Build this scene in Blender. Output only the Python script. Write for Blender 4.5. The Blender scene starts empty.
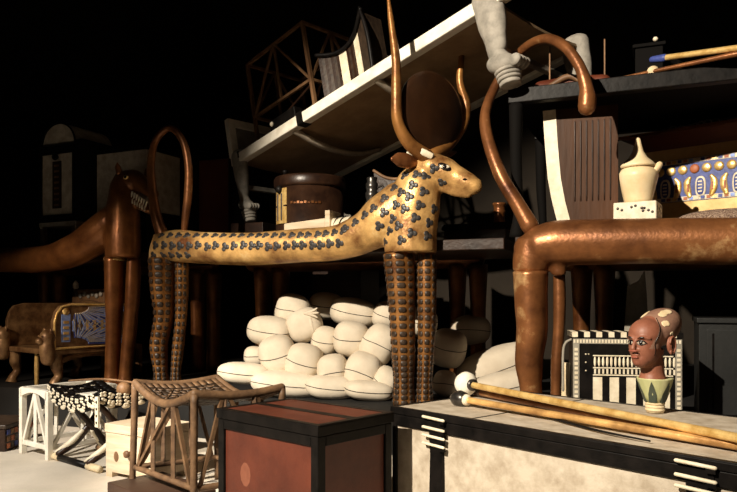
import bpy, math, random
from mathutils import Vector, Matrix, noise
from mathutils.bvhtree import BVHTree
random.seed(7)
V = Vector
sc = bpy.context.scene
col = sc.collection
FPX, CX, HY, CH = 700.0, 368.5, 300.0, 0.665      # focal length in pixels, centre column, horizon row, eye height

# ------------------------------------------------------------------ camera, world, lights, exposure
cd = bpy.data.cameras.new('camera'); cam = bpy.data.objects.new('camera', cd); col.objects.link(cam)
cam.location = (0, 0, CH); cam.rotation_euler = (math.pi/2, 0, 0)
cd.sensor_width = 36; cd.lens = FPX/737*36; cd.shift_y = (HY-246)/737; cd.clip_start = .02
sc.camera = cam
w = bpy.data.worlds.new('world'); sc.world = w; w.use_nodes = True
w.node_tree.nodes['Background'].inputs[0].default_value = (.9, .75, .6, 1)
w.node_tree.nodes['Background'].inputs[1].default_value = .002
sc.view_settings.view_transform = 'Standard'; sc.view_settings.look = 'None'
sc.view_settings.gamma = 1; sc.view_settings.use_curve_mapping = False
sc.view_settings.exposure = 0.0
def spot(name, loc, target, power, color, angle, blend, size):
    l = bpy.data.lights.new(name, 'SPOT'); o = bpy.data.objects.new(name, l); col.objects.link(o)
    l.energy = power; l.color = color; l.spot_size = math.radians(angle); l.spot_blend = blend; l.shadow_soft_size = size
    o.location = loc; o.rotation_euler = (V(target)-V(loc)).to_track_quat('-Z', 'Y').to_euler()
spot('key_spot', (-2.75, -1.05, 3.35), (.56, 2.95, .82), 2650, (1, .88, .71), 38, .45, .035)
spot('left_spot', (-2.7, .4, 2.4), (-1.5, 2.6, .0), 830, (1, .92, .81), 36, .5, .03)
spot('low_spot', (-.7, .4, .3), (.15, 3.3, 1.6), 14, (1, .74, .45), 28, .7, .05)
spot('hippo_fill', (-3.0, 1.2, 1.9), (-1.6, 3.8, .38), 340, (1, .8, .6), 30, .8, .04)  # fill lamp, added to brighten the hippo couch and throne

# ------------------------------------------------------------------ mesh helpers
def W(px, py, d): return V(((px-CX)/FPX*d, d, CH-(py-HY)/FPX*d))          # pixel + depth -> point
def FL(px, py, z=0.0): return W(px, py, (CH-z)*FPX/(py-HY))                # pixel + height -> point
class Frame:
    def __init__(s, o, e1, e2=None, e3=None):
        s.o = V(o); s.e1 = V(e1).normalized(); s.e3 = V(e3 or (0, 0, 1)).normalized()
        s.e2 = V(e2).normalized() if e2 else s.e3.cross(s.e1).normalized()
    def __call__(s, x, y, z): return s.o+s.e1*x+s.e2*y+s.e3*z
class MB:
    def __init__(s, mat=None): s.v = []; s.f = []; s.fm = []; s.sm = []; s.mat = mat; s.smooth = False
    def face(s, idx): s.f.append(tuple(idx)); s.fm.append(s.mat); s.sm.append(s.smooth)
    def add(s, vs, fs):
        b = len(s.v); s.v += [V(p) for p in vs]
        for f in fs: s.face([b+i for i in f])
        return s
    def hexa(s, p):
        return s.add(p, [(0,3,2,1),(4,5,6,7),(0,1,5,4),(1,2,6,5),(2,3,7,6),(3,0,4,7)])
    def box(s, fr, x0, x1, y0, y1, z0, z1):
        return s.hexa([fr(x,y,z) for z in (z0,z1) for x,y in ((x0,y0),(x1,y0),(x1,y1),(x0,y1))])
    def bar(s, a, b, w, h=None, up=(0,0,1)):
        a, b = V(a), V(b); h = h or w; t = (b-a).normalized(); u = V(up)
        if abs(t.dot(u)) > .97: u = V((0,1,0))
        sd = t.cross(u).normalized(); u = sd.cross(t)
        q = [sd*(i*w/2)+u*(j*h/2) for i,j in ((-1,-1),(1,-1),(1,1),(-1,1))]
        return s.hexa([a+x for x in q]+[b+x for x in q])
    def rings(s, rings, cap=True, closed=False):
        n = len(rings[0]); b = len(s.v)
        for r in rings: s.v += r
        m = len(rings)
        for i in range(m if closed else m-1):
            for j in range(n):
                i2 = (i+1) % m
                s.face((b+i*n+j, b+i*n+(j+1)%n, b+i2*n+(j+1)%n, b+i2*n+j))
        if cap and not closed:
            s.face([b+j for j in range(n)][::-1]); s.face([b+(m-1)*n+j for j in range(n)])
        return s
    def tube(s, pts, rad, side=(0,1,0), n=12, res=5, round_ends=True):
        """pts: points, rad: r or (side r, up r) each; catmull-rom smoothed"""
        P = [V(p) for p in pts]; R = [(r, r) if not isinstance(r, tuple) else r for r in rad]
        if res > 1 and len(P) > 2:
            Q, S = [], []
            for i in range(len(P)-1):
                p0, p1, p2, p3 = P[max(i-1,0)], P[i], P[i+1], P[min(i+2,len(P)-1)]
                for k in range(res):
                    t = k/res; e = t*t*(3-2*t)
                    Q.append(.5*((2*p1)+(p2-p0)*t+(2*p0-5*p1+4*p2-p3)*t*t+(3*p1-p0-3*p2+p3)*t**3))
                    S.append((R[i][0]*(1-e)+R[i+1][0]*e, R[i][1]*(1-e)+R[i+1][1]*e))
            Q.append(P[-1]); S.append(R[-1]); P, R = Q, S
        if round_ends:
            t0 = (P[0]-P[1]).normalized(); t1 = (P[-1]-P[-2]).normalized()
            a, b = [], []
            for k in (.98, .8, .45):
                c = math.sqrt(1-k*k); m0 = min(R[0]); m1 = min(R[-1])
                a.append((P[0]+t0*m0*k, (R[0][0]*c, R[0][1]*c))); b.append((P[-1]+t1*m1*k, (R[-1][0]*c, R[-1][1]*c)))
            P = [x[0] for x in a]+P+[x[0] for x in b[::-1]]; R = [x[1] for x in a]+R+[x[1] for x in b[::-1]]
        sd = V(side).normalized(); rs = []
        for i, p in enumerate(P):
            t = (P[min(i+1,len(P)-1)]-P[max(i-1,0)]).normalized()
            x = sd-t*sd.dot(t)
            if x.length < .05: x = t.orthogonal()
            x.normalize(); y = t.cross(x); sd = x if abs(V(side).dot(t)) > .8 else V(side).normalized()
            rs.append([p+x*(R[i][0]*math.cos(a))+y*(R[i][1]*math.sin(a)) for a in [2*math.pi*j/n for j in range(n)]])
        o = s.smooth; s.smooth = True; s.rings(rs); s.smooth = o
        return s
    def lathe(s, base, prof, n=24, axis=(0,0,1)):
        ax = V(axis).normalized(); x = ax.orthogonal().normalized(); y = ax.cross(x)
        rs = [[V(base)+ax*z+x*(r*math.cos(a))+y*(r*math.sin(a)) for a in [2*math.pi*j/n for j in range(n)]] for r, z in prof]
        o = s.smooth; s.smooth = True; s.rings(rs); s.smooth = o
        return s
    def prism(s, poly, depth):
        """poly: world points in a plane, depth: vector"""
        n = len(poly); d = V(depth); P = [V(p) for p in poly]
        return s.add(P+[p+d for p in P], [tuple(range(n))[::-1], tuple(range(n,2*n))]+[(i,(i+1)%n,n+(i+1)%n,n+i) for i in range(n)])
    def ell(s, c, ax, n=20, m=12, pw=1.0):
        """superellipsoid; ax = three axis vectors"""
        f = lambda x: math.copysign(abs(x)**pw, x)
        rs = []
        for i in range(m+1):
            th = -math.pi/2+math.pi*min(max(i/m,.012),.988)
            rs.append([V(c)+ax[0]*(f(math.cos(th))*f(math.cos(a)))+ax[1]*(f(math.cos(th))*f(math.sin(a)))+ax[2]*f(math.sin(th)) for a in [2*math.pi*j/n for j in range(n)]])
        o = s.smooth; s.smooth = True; s.rings(rs); s.smooth = o
        return s
    def build(s, name, parent=None, bevel=0, mat=None):
        off = world_loc(parent) if parent else V((0,0,0))
        if not parent and getattr(s, 'origin', None): off = s.origin
        me = bpy.data.meshes.new(name)
        me.from_pydata([tuple(p-off) for p in s.v], [], s.f)
        ms = []
        for m in s.fm:
            if m not in ms: ms.append(m)
        for m in ms: me.materials.append(m)
        for i, p in enumerate(me.polygons): p.material_index = ms.index(s.fm[i]); p.use_smooth = s.sm[i]
        me.validate(); me.update()
        o = bpy.data.objects.new(name, me); col.objects.link(o)
        if parent: o.parent = parent
        else: o.location = off
        if bevel:
            b = o.modifiers.new('bevel', 'BEVEL'); b.width = bevel; b.segments = 2; b.limit_method = 'ANGLE'; b.angle_limit = .7
        return o
def world_loc(o):
    l = V((0,0,0))
    while o: l += o.location; o = o.parent
    return l
def thing(name, label, cat, loc, group=None):
    o = bpy.data.objects.new(name, None); o.empty_display_size = .05; col.objects.link(o); o.location = loc
    o['label'] = label; o['category'] = cat
    if group: o['group'] = group
    return o
def tag(o, label, cat, group=None):
    o['label'] = label; o['category'] = cat
    if group: o['group'] = group
    return o
def struct(o): o['kind'] = 'structure'; return o
def remesh(mb, voxel, smooth=4, factor=.5):
    """fuses the overlapping lofts of mb into one continuous skin"""
    o = mb.build('skin'); m = o.modifiers.new('r', 'REMESH'); m.mode = 'VOXEL'; m.voxel_size = voxel
    k = o.modifiers.new('s', 'SMOOTH'); k.iterations = smooth; k.factor = factor
    dg = bpy.context.evaluated_depsgraph_get(); e = o.evaluated_get(dg); me = e.to_mesh()
    r = MB(mb.mat); r.smooth = True
    r.v = [v.co.copy() for v in me.vertices]
    for p in me.polygons: r.face(p.vertices)
    e.to_mesh_clear(); old = o.data; bpy.data.objects.remove(o); bpy.data.meshes.remove(old)
    return r

# ------------------------------------------------------------------ materials
def mat(name, c1, c2=None, scale=12, metal=0, rough=.6, bump=.15, lo=.35, hi=.68, c3=None, stretch=None, spec=.4, fine=60):
    m = bpy.data.materials.new(name); m.use_nodes = True; nt = m.node_tree; b = nt.nodes['Principled BSDF']
    N = nt.nodes.new; L = nt.links.new
    b.inputs['Metallic'].default_value = metal; b.inputs['Roughness'].default_value = rough
    b.inputs['Specular IOR Level'].default_value = spec
    tc = N('ShaderNodeTexCoord'); mp = N('ShaderNodeMapping'); L(tc.outputs['Object'], mp.inputs[0])
    if stretch: mp.inputs['Scale'].default_value = stretch
    nz = N('ShaderNodeTexNoise'); nz.inputs['Scale'].default_value = scale; nz.inputs['Detail'].default_value = 7; nz.inputs['Roughness'].default_value = .62
    L(mp.outputs[0], nz.inputs[0])
    r = N('ShaderNodeValToRGB'); r.color_ramp.elements[0].position = lo; r.color_ramp.elements[1].position = hi
    r.color_ramp.elements[0].color = (*c1, 1); r.color_ramp.elements[1].color = (*(c2 or c1), 1)
    if c3: e = r.color_ramp.elements.new(min(.98, hi+.1)); e.color = (*c3, 1)
    L(nz.outputs[0], r.inputs[0]); L(r.outputs[0], b.inputs['Base Color'])
    if bump:
        n2 = N('ShaderNodeTexNoise'); n2.inputs['Scale'].default_value = fine; n2.inputs['Detail'].default_value = 5; L(mp.outputs[0], n2.inputs[0])
        bp = N('ShaderNodeBump'); bp.inputs['Strength'].default_value = bump; bp.inputs['Distance'].default_value = .01
        L(n2.outputs[0], bp.inputs['Height']); L(bp.outputs[0], b.inputs['Normal'])
    return m
M = dict(
 floor=mat('pale_concrete', (.54,.48,.39), (.66,.59,.49), 4, 0, .8, .1),
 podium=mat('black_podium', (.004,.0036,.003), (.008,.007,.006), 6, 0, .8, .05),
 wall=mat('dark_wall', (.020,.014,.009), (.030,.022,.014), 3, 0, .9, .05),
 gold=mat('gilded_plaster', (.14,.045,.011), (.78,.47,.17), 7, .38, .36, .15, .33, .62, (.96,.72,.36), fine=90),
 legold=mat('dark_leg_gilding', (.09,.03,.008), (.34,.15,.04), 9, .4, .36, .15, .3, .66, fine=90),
 goldb=mat('bright_gold', (.55,.30,.07), (.92,.64,.25), 25, .5, .3, .2, .3, .6),
 bronze=mat('red_gold_leaf', (.06,.018,.007), (.27,.105,.036), 6, .5, .36, .12, .28, .6, (.60,.36,.16), fine=70),
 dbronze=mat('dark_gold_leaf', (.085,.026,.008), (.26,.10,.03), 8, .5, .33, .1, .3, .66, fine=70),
 disc=mat('dark_copper', (.022,.009,.004), (.055,.022,.008), 5, .4, .4, .05),
 inlay=mat('dark_blue_inlay', (.016,.015,.016), (.06,.053,.05), 40, 0, .4, .1),
 dinlay=mat('brown_inlay', (.02,.013,.009), (.055,.035,.022), 40, 0, .4, .1),
 white=mat('white_paint', (.66,.60,.48), (.84,.79,.68), 14, 0, .6, .12, .3, .6),
 cream=mat('cream_plaster', (.31,.25,.18), (.50,.435,.345), 20, 0, .7, .18, .3, .62, fine=45),
 sack=mat('white_linen', (.56,.48,.37), (.68,.60,.48), 6, 0, .85, .12, fine=35),
 seam=mat('black_seam_and_shade', (.004,.0034,.003), None, 10, 0, .8, 0, spec=.08),  # seams and cords; also shade put into colour of the black bed and boxes
 black=mat('black_wood', (.003,.0026,.0024), (.010,.008,.007), 18, 0, .45, .12, spec=.12, fine=40),
 redw=mat('red_wood', (.058,.013,.007), (.125,.030,.015), 7, 0, .5, .12, .3, .7, fine=40),
 dred=mat('dark_red_wood', (.07,.016,.008), (.13,.032,.014), 6, 0, .45, .1),
 pine=mat('pine_wood', (.44,.33,.21), (.62,.51,.37), 5, 0, .65, .08, .3, .65, stretch=(1,1,9)),
 brown=mat('brown_wood', (.10,.048,.020), (.26,.14,.065), 16, 0, .55, .15, stretch=(1,1,.25)),
 stool=mat('weathered_wood', (.040,.020,.010), (.18,.10,.048), 22, 0, .6, .2, .25, .7),
 dbrown=mat('dark_brown_wood', (.014,.006,.0035), (.036,.016,.008), 12, 0, .35, .1, spec=.35),
 plinth=mat('stained_plinth', (.035,.017,.010), (.055,.028,.016), 8, 0, .55, .05),
 ala=mat('alabaster', (.70,.52,.28), (.82,.67,.43), 12, 0, .4, .03, .3, .65),
 blue=mat('lapis_blue', (.030,.045,.19), (.06,.09,.32), 40, 0, .45, .1),
 lblue=mat('pale_blue_inlay', (.18,.27,.68), (.32,.44,.80), 60, 0, .45, .1),
 redin=mat('red_inlay', (.33,.085,.03), (.45,.15,.06), 30, 0, .5, .1),
 ivory=mat('ivory', (.62,.53,.38), (.80,.72,.56), 30, 0, .5, .08),
 grey=mat('grey_plaster', (.22,.20,.16), (.32,.29,.24), 20, 0, .8, .2),
 gwhite=mat('aged_white_plaster', (.13,.12,.10), (.34,.31,.265), 14, 0, .75, .25, .25, .6, fine=30),
 skin=mat('red_brown_plaster', (.17,.055,.030), (.27,.105,.062), 16, 0, .5, .08, c3=(.46,.28,.20)),
 scalp=mat('worn_brown_scalp', (.16,.080,.055), (.27,.15,.10), 18, 0, .6, .12, .3, .62),
 patch=mat('bare_plaster', (.58,.44,.25), (.72,.60,.40), 25, 0, .7, .1),
 lips=mat('lip_red', (.25,.07,.042), None, 10, 0, .5, 0),
 eyew=mat('eye_white', (.36,.30,.23), None, 10, 0, .3, 0),
 eyeb=mat('eye_black', (.008,.006,.006), None, 10, 0, .25, 0),
 lotus=mat('lotus_green', (.36,.37,.17), (.52,.50,.28), 30, 0, .6, .05, stretch=(1,1,.15)),
 dgreen=mat('lotus_dark', (.035,.05,.035), (.06,.07,.05), 30, 0, .5, .05),
 fur=mat('speckled_weave', (.09,.045,.03), (.42,.30,.22), 190, 0, .9, .8, .4, .6, fine=200),
 silver=mat('old_silver', (.25,.24,.23), (.5,.48,.45), 30, .7, .35, .1),
)

# ------------------------------------------------------------------ setting
U = V((.927, -.375, 0)).normalized(); N = V((.375, .927, 0)).normalized(); Z = V((0,0,1))
PZ = .185                                                        # height of the podium the couches stand on
G = Frame((0,0,0), U, N)
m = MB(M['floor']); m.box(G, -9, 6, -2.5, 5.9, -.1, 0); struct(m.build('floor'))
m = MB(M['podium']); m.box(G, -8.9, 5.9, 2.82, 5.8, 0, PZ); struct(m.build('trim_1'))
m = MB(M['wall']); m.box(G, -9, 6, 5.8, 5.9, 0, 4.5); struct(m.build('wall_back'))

# ------------------------------------------------------------------ the three ritual couches
class Line:
    """vertical plane of a couch side: origin on the ground, direction U"""
    def __init__(s, o): s.o = V((o[0], o[1], 0))
    def p(s, px, py, w=0.0, out=0.0):
        """point of the plane (moved back by w) that the pixel sees; out lifts it sideways off the plane afterwards"""
        r = V(((px-CX)/FPX, 1)); a = s.o+N*w
        det = U.x*(-r.y)-(-r.x)*U.y
        sd = ((-a.x)*(-r.y)-(-r.x)*(-a.y))/det
        q = a+U*sd; d = q.y
        return V((q.x, q.y, CH-(py-HY)/FPX*d))+N*out
    def sc(s, px): return s.p(px, 300).y/FPX
    def g(s, t, w, z): return s.o+U*t+N*w+Z*z
def couch_tube(m, ln, pts, lat=None, w=0.0, **k):
    """pts: (px, py, radius px[, lateral factor[, out]])"""
    P, R = [], []
    for q in pts:
        r = q[2]*ln.sc(q[0]); P.append(ln.p(q[0], q[1], w, q[4] if len(q) > 4 else 0)); R.append((r*(q[3] if len(q) > 3 else 1.0), r))
    m.tube(P, R, side=N, **k); return m
def trefoils(skin, ln, spots, size, mt, w=0.0):
    """three-lobed dark inlays pressed on the near flank"""
    bvh = BVHTree.FromPolygons(skin.v, skin.f)
    for px, py, sz in spots:
        c = ln.p(px, py, w)
        h, nn, _, _ = bvh.ray_cast(c-N*.6, N)
        if h is None: continue
        rt = U-nn*U.dot(nn); rt.normalize(); up = nn.cross(rt); up = up if up.z > 0 else -up
        a = .45
        rt, up = rt*math.cos(a)+up*math.sin(a), up*math.cos(a)-rt*math.sin(a)
        k = sz*size
        skin.mat = mt; skin.smooth = True
        for ox, oy, r in ((0, .6, .74), (-.6, -.36, .70), (.6, -.36, .70), (0, -.0, .6)):
            cc = h+(rt*ox+up*oy)*k
            q, n2, _, _ = bvh.find_nearest(cc)
            skin.ell(q, (rt*(r*k), up*(r*k), nn*.0024), 10, 5)
def leg_inlays(m, pts, rad, rows, mt, cols=(-1.15,-.4,.4,1.15), side=N):
    """dark square inlays in columns down a leg; the angle is measured from the near side"""
    m.mat = mt; m.smooth = True
    P = [V(p) for p in pts]
    for i in range(rows):
        t = (i+.5)/rows*(len(P)-1); k = min(int(t), len(P)-2); f = t-k
        c = P[k].lerp(P[k+1], f); ra = rad[k][0]*(1-f)+rad[k+1][0]*f; rb = rad[k][1]*(1-f)+rad[k+1][1]*f
        hh = (P[0]-P[-1]).length/rows*.36
        for a in cols:
            dn = (-N*math.cos(a)*ra+U*math.sin(a)*rb); nn = (-N*math.cos(a)/ra+U*math.sin(a)/rb).normalized()
            tg = Z.cross(nn).normalized()
            m.ell(c+dn*1.0, (tg*rb*.31, Z*hh*1.15, nn*.003), 8, 4, .6)
def make_leg(ln, root, pts, mt, name='leg', inl=None, rows=22, w=0.0, foot=True):
    """pts: (px, py, radius px)"""
    P = [ln.p(q[0], q[1], w) for q in pts]; R = [(q[2]*ln.sc(q[0])*1.15, q[2]*ln.sc(q[0])) for q in pts]
    P[-1].z = PZ+.001
    m = MB(mt)
    m.tube(P, R, side=N, n=16, round_ends=False)
    if inl: leg_inlays(m, P, R, rows, inl)
    return m.build(name, root)
def far_side(ln, root, mt, s0, s1, zc, r, legs, w=.84, shift=0.0):
    m = MB(mt); m.tube([ln.g(s0+shift, w, zc), ln.g((s0+s1)/2+shift, w, zc), ln.g(s1+shift, w, zc)], [r, r, r], side=N, n=12)
    m.build('side_rail', root)
    for s in legs:
        m = MB(mt); m.tube([ln.g(s+shift, w, zc-r*.6), ln.g(s+shift, w, zc*.6), ln.g(s+shift, w, PZ+.001)], [(.07,.055), (.055,.042), (.055,.045)], side=N, n=12, round_ends=False)
        m.build('leg', root)
def platform(ln, root, s0, s1, z):
    m = MB(M['dbrown']); m.box(Frame(ln.o, U, N), s0, s1, .055, .80, z-.05, z)
    m.build('bed_board', root, .004)

# ---- cow couch
LC = Line((W(410,300,3.2).x, 3.2))
cow = thing('cow_couch', 'gilded ritual couch with a spotted cow body, tall horns and a large sun disc', 'couch', LC.g(-.6, .4, PZ))
m = MB(M['gold'])
couch_tube(m, LC, [(160,251,9,.8),(165,247,15,1),(180,246,16.5,1),(205,248,16,1),(250,249,16.5,1),(300,245.5,17,1),(335,243,17.5,1),(362,234,20,1),(386,219,26,.9),(404,206,27,.8)], n=20)
couch_tube(m, LC, [(166,236,12,1),(163,252,13.5,1),(163,262,13.5,1)], n=16, round_ends=False)
couch_tube(m, LC, [(182,250,8,1),(182,262,8,1)], n=16, round_ends=False)
couch_tube(m, LC, [(424,172,17,.85),(419,186,24,.85),(413,208,27.5,.85),(411,232,26.5,.9),(410.5,253,26.5,.9)], n=20, round_ends=False)
# head
couch_tube(m, LC, [(421,166,11,1.1),(432,168,15,1.05),(444,172,15,.9),(456,178,12.5,.85),(467,183,11,.9),(474,186,9,.95)], n=18)
couch_tube(m, LC, [(440,183,8,.8),(455,190,7,.8),(468,193,5.5,.9)], n=12)
skin = remesh(m, .0075, 5)
sp = []
for i in range(24):
    x = 165+i*8.6+random.uniform(-1,1)
    if x < 352:
        f = min(max((x-300)/60, 0), 1); dy = -5*f*f
        sp.append((x, 247+dy+random.uniform(-1,1), 1.0)); sp.append((x+4, 236+dy*1.3, .9))
        if x < 200: sp.append((x-3, 256, .9))
sp += [(409.5,177.5,1),(399.6,189.6,1),(407.7,195,1),(391,200.6,1),(403,207.6,1),(381,210.5,1),(392,215,1),(372,217,1),(412,211.6,1),(416,199.5,1),(419,188,1),(400,221,1),(387,228,1),(396,232.5,1),(406,228,1),(422,177,1),(430,178,1),(362,224,1),(352,230,1),(440.6,197,1),(429,194,1),(437,210,1),(426,207.6,1),(422,220,1),(433,224,1),(418.7,235,1),(431.5,237,1),(444,184,1),(438,171,1),(409,242,1),(390,243,1)]
trefoils(skin, LC, sp, .0185, M['inlay'])
skin.build('body', cow)
legpts = [(163,258,13.5),(163,285,12),(164,316,9),(159,345,8.5),(161,372,6.5),(162,388,8)]
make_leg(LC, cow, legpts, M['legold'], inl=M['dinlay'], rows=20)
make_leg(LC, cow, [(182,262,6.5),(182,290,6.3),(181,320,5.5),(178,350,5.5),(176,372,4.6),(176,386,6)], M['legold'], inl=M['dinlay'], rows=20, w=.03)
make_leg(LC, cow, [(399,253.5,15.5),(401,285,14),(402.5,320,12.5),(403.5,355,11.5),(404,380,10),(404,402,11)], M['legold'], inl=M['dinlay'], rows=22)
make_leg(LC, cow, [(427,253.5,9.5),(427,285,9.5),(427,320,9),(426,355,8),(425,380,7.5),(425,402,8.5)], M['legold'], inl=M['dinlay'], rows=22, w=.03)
m = MB(M['bronze']); couch_tube(m, LC, [(163,236,6.5),(156,215,5.5),(152.5,190,4.6),(151,163,4),(156,140,3.6),(170,128,3.5),(183,141,3.6),(188.5,167,4),(188,195,4.2),(186,212,4),(184,232,3)], n=12)
m.build('tail', cow)
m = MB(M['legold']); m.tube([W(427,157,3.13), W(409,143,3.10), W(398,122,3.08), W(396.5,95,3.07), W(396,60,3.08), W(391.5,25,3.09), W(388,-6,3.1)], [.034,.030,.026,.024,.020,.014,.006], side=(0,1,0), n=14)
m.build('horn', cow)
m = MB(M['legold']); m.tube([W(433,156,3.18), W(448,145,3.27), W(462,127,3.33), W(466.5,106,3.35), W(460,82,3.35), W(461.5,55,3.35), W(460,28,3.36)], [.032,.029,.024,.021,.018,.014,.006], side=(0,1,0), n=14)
m.build('horn', cow)
dc = W(432,112,3.2); dn = V((.58,-.815,0))
m = MB(M['disc']); R = .185; prof = [(.004,-.028),(R*.5,-.026),(R*.9,-.018),(R,-.006),(R,.006),(R*.9,.018),(R*.5,.026),(.004,.028)]
m.lathe(dc, prof, 48, dn); m.build('sun_disc', cow)
m = MB(M['bronze']); ec = W(404,160.5,3.13)
m.tube([W(415,163,3.14), W(407,161,3.10), W(399,159.5,3.08), W(392,159,3.06)], [(.015,.022),(.018,.034),(.016,.032),(.006,.01)], side=N, n=14); m.build('ear', cow)
m = MB(M['bronze']); m.tube([W(440,158,3.25), W(447,154,3.32), W(455,152,3.38)], [(.014,.02),(.014,.028),(.006,.012)], side=N, n=12); m.build('ear', cow)
m = MB(M['ivory']); m.tube([LC.p(412,157,0,-.06), LC.p(424,154.5,0,-.085), LC.p(436,159,0,-.065)], [(.006,.014),(.007,.016),(.006,.014)], side=N, n=10); m.build('headband', cow)
bv = BVHTree.FromPolygons(skin.v, skin.f)
def on_cow(px, py):
    h, nn, _, _ = bv.ray_cast(LC.p(px,py)-N*.6, N); return h, nn
for px, py in ((448,169),):
    h, nn = on_cow(px, py)
    if h:
        t = (U-nn*U.dot(nn)).normalized(); u2 = nn.cross(t)
        t2 = t*.9-u2*.3*(1 if u2.z > 0 else -1)
        m = MB(M['ivory']); m.mat = M['eyeb']; m.ell(h-nn*.001, (t2*.034, u2*.017, nn*.006), 14, 6); m.mat = M['ivory']; m.ell(h+nn*.001, (t*.024, u2*.010, nn*.006), 14, 6); m.mat = M['eyeb']; m.ell(h+nn*.004, (t*.011, u2*.010, nn*.005), 12, 6); m.build('eye', cow)
h, nn = on_cow(467, 181)
if h:
    m = MB(M['seam']); m.ell(h, (U*.011, Z*.006, nn*.003), 10, 5); m.build('nostril', cow)
platform(LC, cow, -1.34, .42, .94)
far_side(LC, cow, M['dbronze'], -1.33, .1, .90, .06, (-1.27, -1.14, .0, .12))

# ---- lioness couch
LL = Line((W(527,300,2.87).x, 2.87))
lion = thing('lioness_couch', 'plain red gold ritual couch with a lioness body and a curled tail at the right', 'couch', LL.g(.6, .4, PZ))
m = MB(M['bronze'])
couch_tube(m, LL, [(521,258,8,1),(527,250,14.5,1),(540,246,21,1),(560,243,23,.95),(600,242,23,.95),(660,241,23,.95),(737,241,24,.95),(790,238,26,.95),(830,226,32,.9)], n=22)
couch_tube(m, LL, [(534,240,17,1),(531,258,18,1),(530.5,272,17.5,1)], n=18, round_ends=False)
couch_tube(m, LL, [(558,256,8,1),(559,276,7,1)], n=14, round_ends=False)
couch_tube(m, LL, [(860,165,24,1),(850,190,30,.95),(842,225,33,.9),(842,268,32,.9)], n=20, round_ends=False)
couch_tube(m, LL, [(850,150,20,1.1),(868,148,27,1.05),(888,154,20,1),(903,162,15,1.1)], n=16)
skin = remesh(m, .008, 5); skin.build('body', lion)
make_leg(LL, lion, [(530.5,271.5,17.5),(531,300,16.5),(532,330,15.5),(529,360,14),(531,390,11),(532,417,13)], M['bronze'])
make_leg(LL, lion, [(559,275,6),(559.5,300,6.3),(559,330,6),(557,360,6),(556,390,5.2),(556,415,7)], M['bronze'], w=.04)
make_leg(LL, lion, [(828,264,19),(830,320,16),(832,380,14),(832,430,15)], M['bronze'])
make_leg(LL, lion, [(862,264,12),(862,320,11),(860,380,10),(860,430,12)], M['bronze'], w=.04)
m = MB(M['bronze'])
couch_tube(m, LL, [(530,226,9,1,0),(517,203,7.5,1,0),(503,180,7,1,.0),(492,155,6.5,1,.02),(483,128,6,1,.06),(480.5,105,5.3,1,.10),(486,80,5,1,.15),(497,58,4.7,1,.17),(512,43,4.7,1,.14),(530,36,4.8,1,.08),(549,39,5,1,.0),(567,52,5.2,1,-.06),(581,72,5.4,1,-.09),(588,92,6.5,1,-.1),(589.5,106,8.6,1,-.1),(589,113,8.6,1,-.1)], n=14)
m.build('tail', lion)
for px, py, ww in ((862,127,-.06),(872,125,.06)):
    m = MB(M['bronze']); c = LL.p(px, py, 0, ww); m.ell(c, (U*.02, N*.045, Z*.05), 12, 8); m.build('ear', lion)
m = MB(M['ivory']); m.ell(LL.p(893,150,0,-.075), (U*.02, Z*.008, N*.012), 10, 6); m.build('eye', lion)
platform(LL, lion, -.06, 1.45, .93)
far_side(LL, lion, M['dbronze'], -.05, 1.4, .885, .075, (.0, .11, 1.3, 1.42), shift=.14)

# ---- hippopotamus couch
LA = Line((W(115,300,3.92).x, 3.92))
ham = thing('hippo_couch', 'dark red gold ritual couch with an open-mouthed toothed hippo head, dim at far left', 'couch', LA.g(-.6, .4, PZ))
m = MB(M['dbronze'])
couch_tube(m, LA, [(-170,258,12,1),(-120,258,14,1),(-60,259,13,1),(0,260,12.5,1),(45,259,13.5,1),(75,250,16,1),(98,235,18,.95),(112,222,17,.9)], n=18)
couch_tube(m, LA, [(127,178,11,.95),(124,190,15,.9),(123,215,18,.85),(123,240,18.5,.9),(123,258,18,.9)], n=18, round_ends=False)
couch_tube(m, LA, [(-150,255,14,1),(-148,270,14,1)], n=14, round_ends=False)
couch_tube(m, LA, [(124,181,10,1.15),(134,180,10.5,1.05),(143,185,8,1.0),(150,191,6.8,1.1),(153,194,6,1.1)], n=14)
couch_tube(m, LA, [(130,198,7,1),(140,204,5.5,1),(149,210,4.5,1)], n=12)
skin = remesh(m, .008, 4); skin.build('body', ham)
tm = MB(M['ivory'])
for k in range(7):
    a = LA.p(136+k*2.4, 193+k*1.6, 0, -.030); b = LA.p(135.5+k*2.3, 198+k*1.7, 0, -.033)
    tm.tube([a, a.lerp(b,.6), b], [.006,.005,.0015], n=8, res=1)
    a2 = LA.p(134+k*2.4, 202+k*1.5, 0, -.032); tm.tube([a2, a2+Z*.012, a2+Z*.022], [.005,.004,.0015], n=8, res=1)
tm.build('teeth', ham)
tm = MB(M['lips']); tm.tube([LA.p(132,197,0,0), LA.p(140,202,0,0), LA.p(148,207,0,0)], [(.026,.008)]*3, side=N, n=10); tm.build('tongue', ham)
for px, oo in ((125,-.045),(141,.05)):
    m = MB(M['dbronze']); m.tube([LA.p(px,174,0,oo), LA.p(px-.5,169,0,oo*1.15), LA.p(px-.8,165,0,oo*1.2)], [.018,.016,.005], n=10); m.build('ear', ham)
m = MB(M['goldb']); m.ell(LA.p(133.5,179,0,-.061), (U*.018, Z*.012, N*.006), 12, 6); m.mat = M['eyeb']; m.ell(LA.p(133.5,179,0,-.066), (U*.009, Z*.009, N*.004), 10, 5); m.build('eye', ham)
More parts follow.
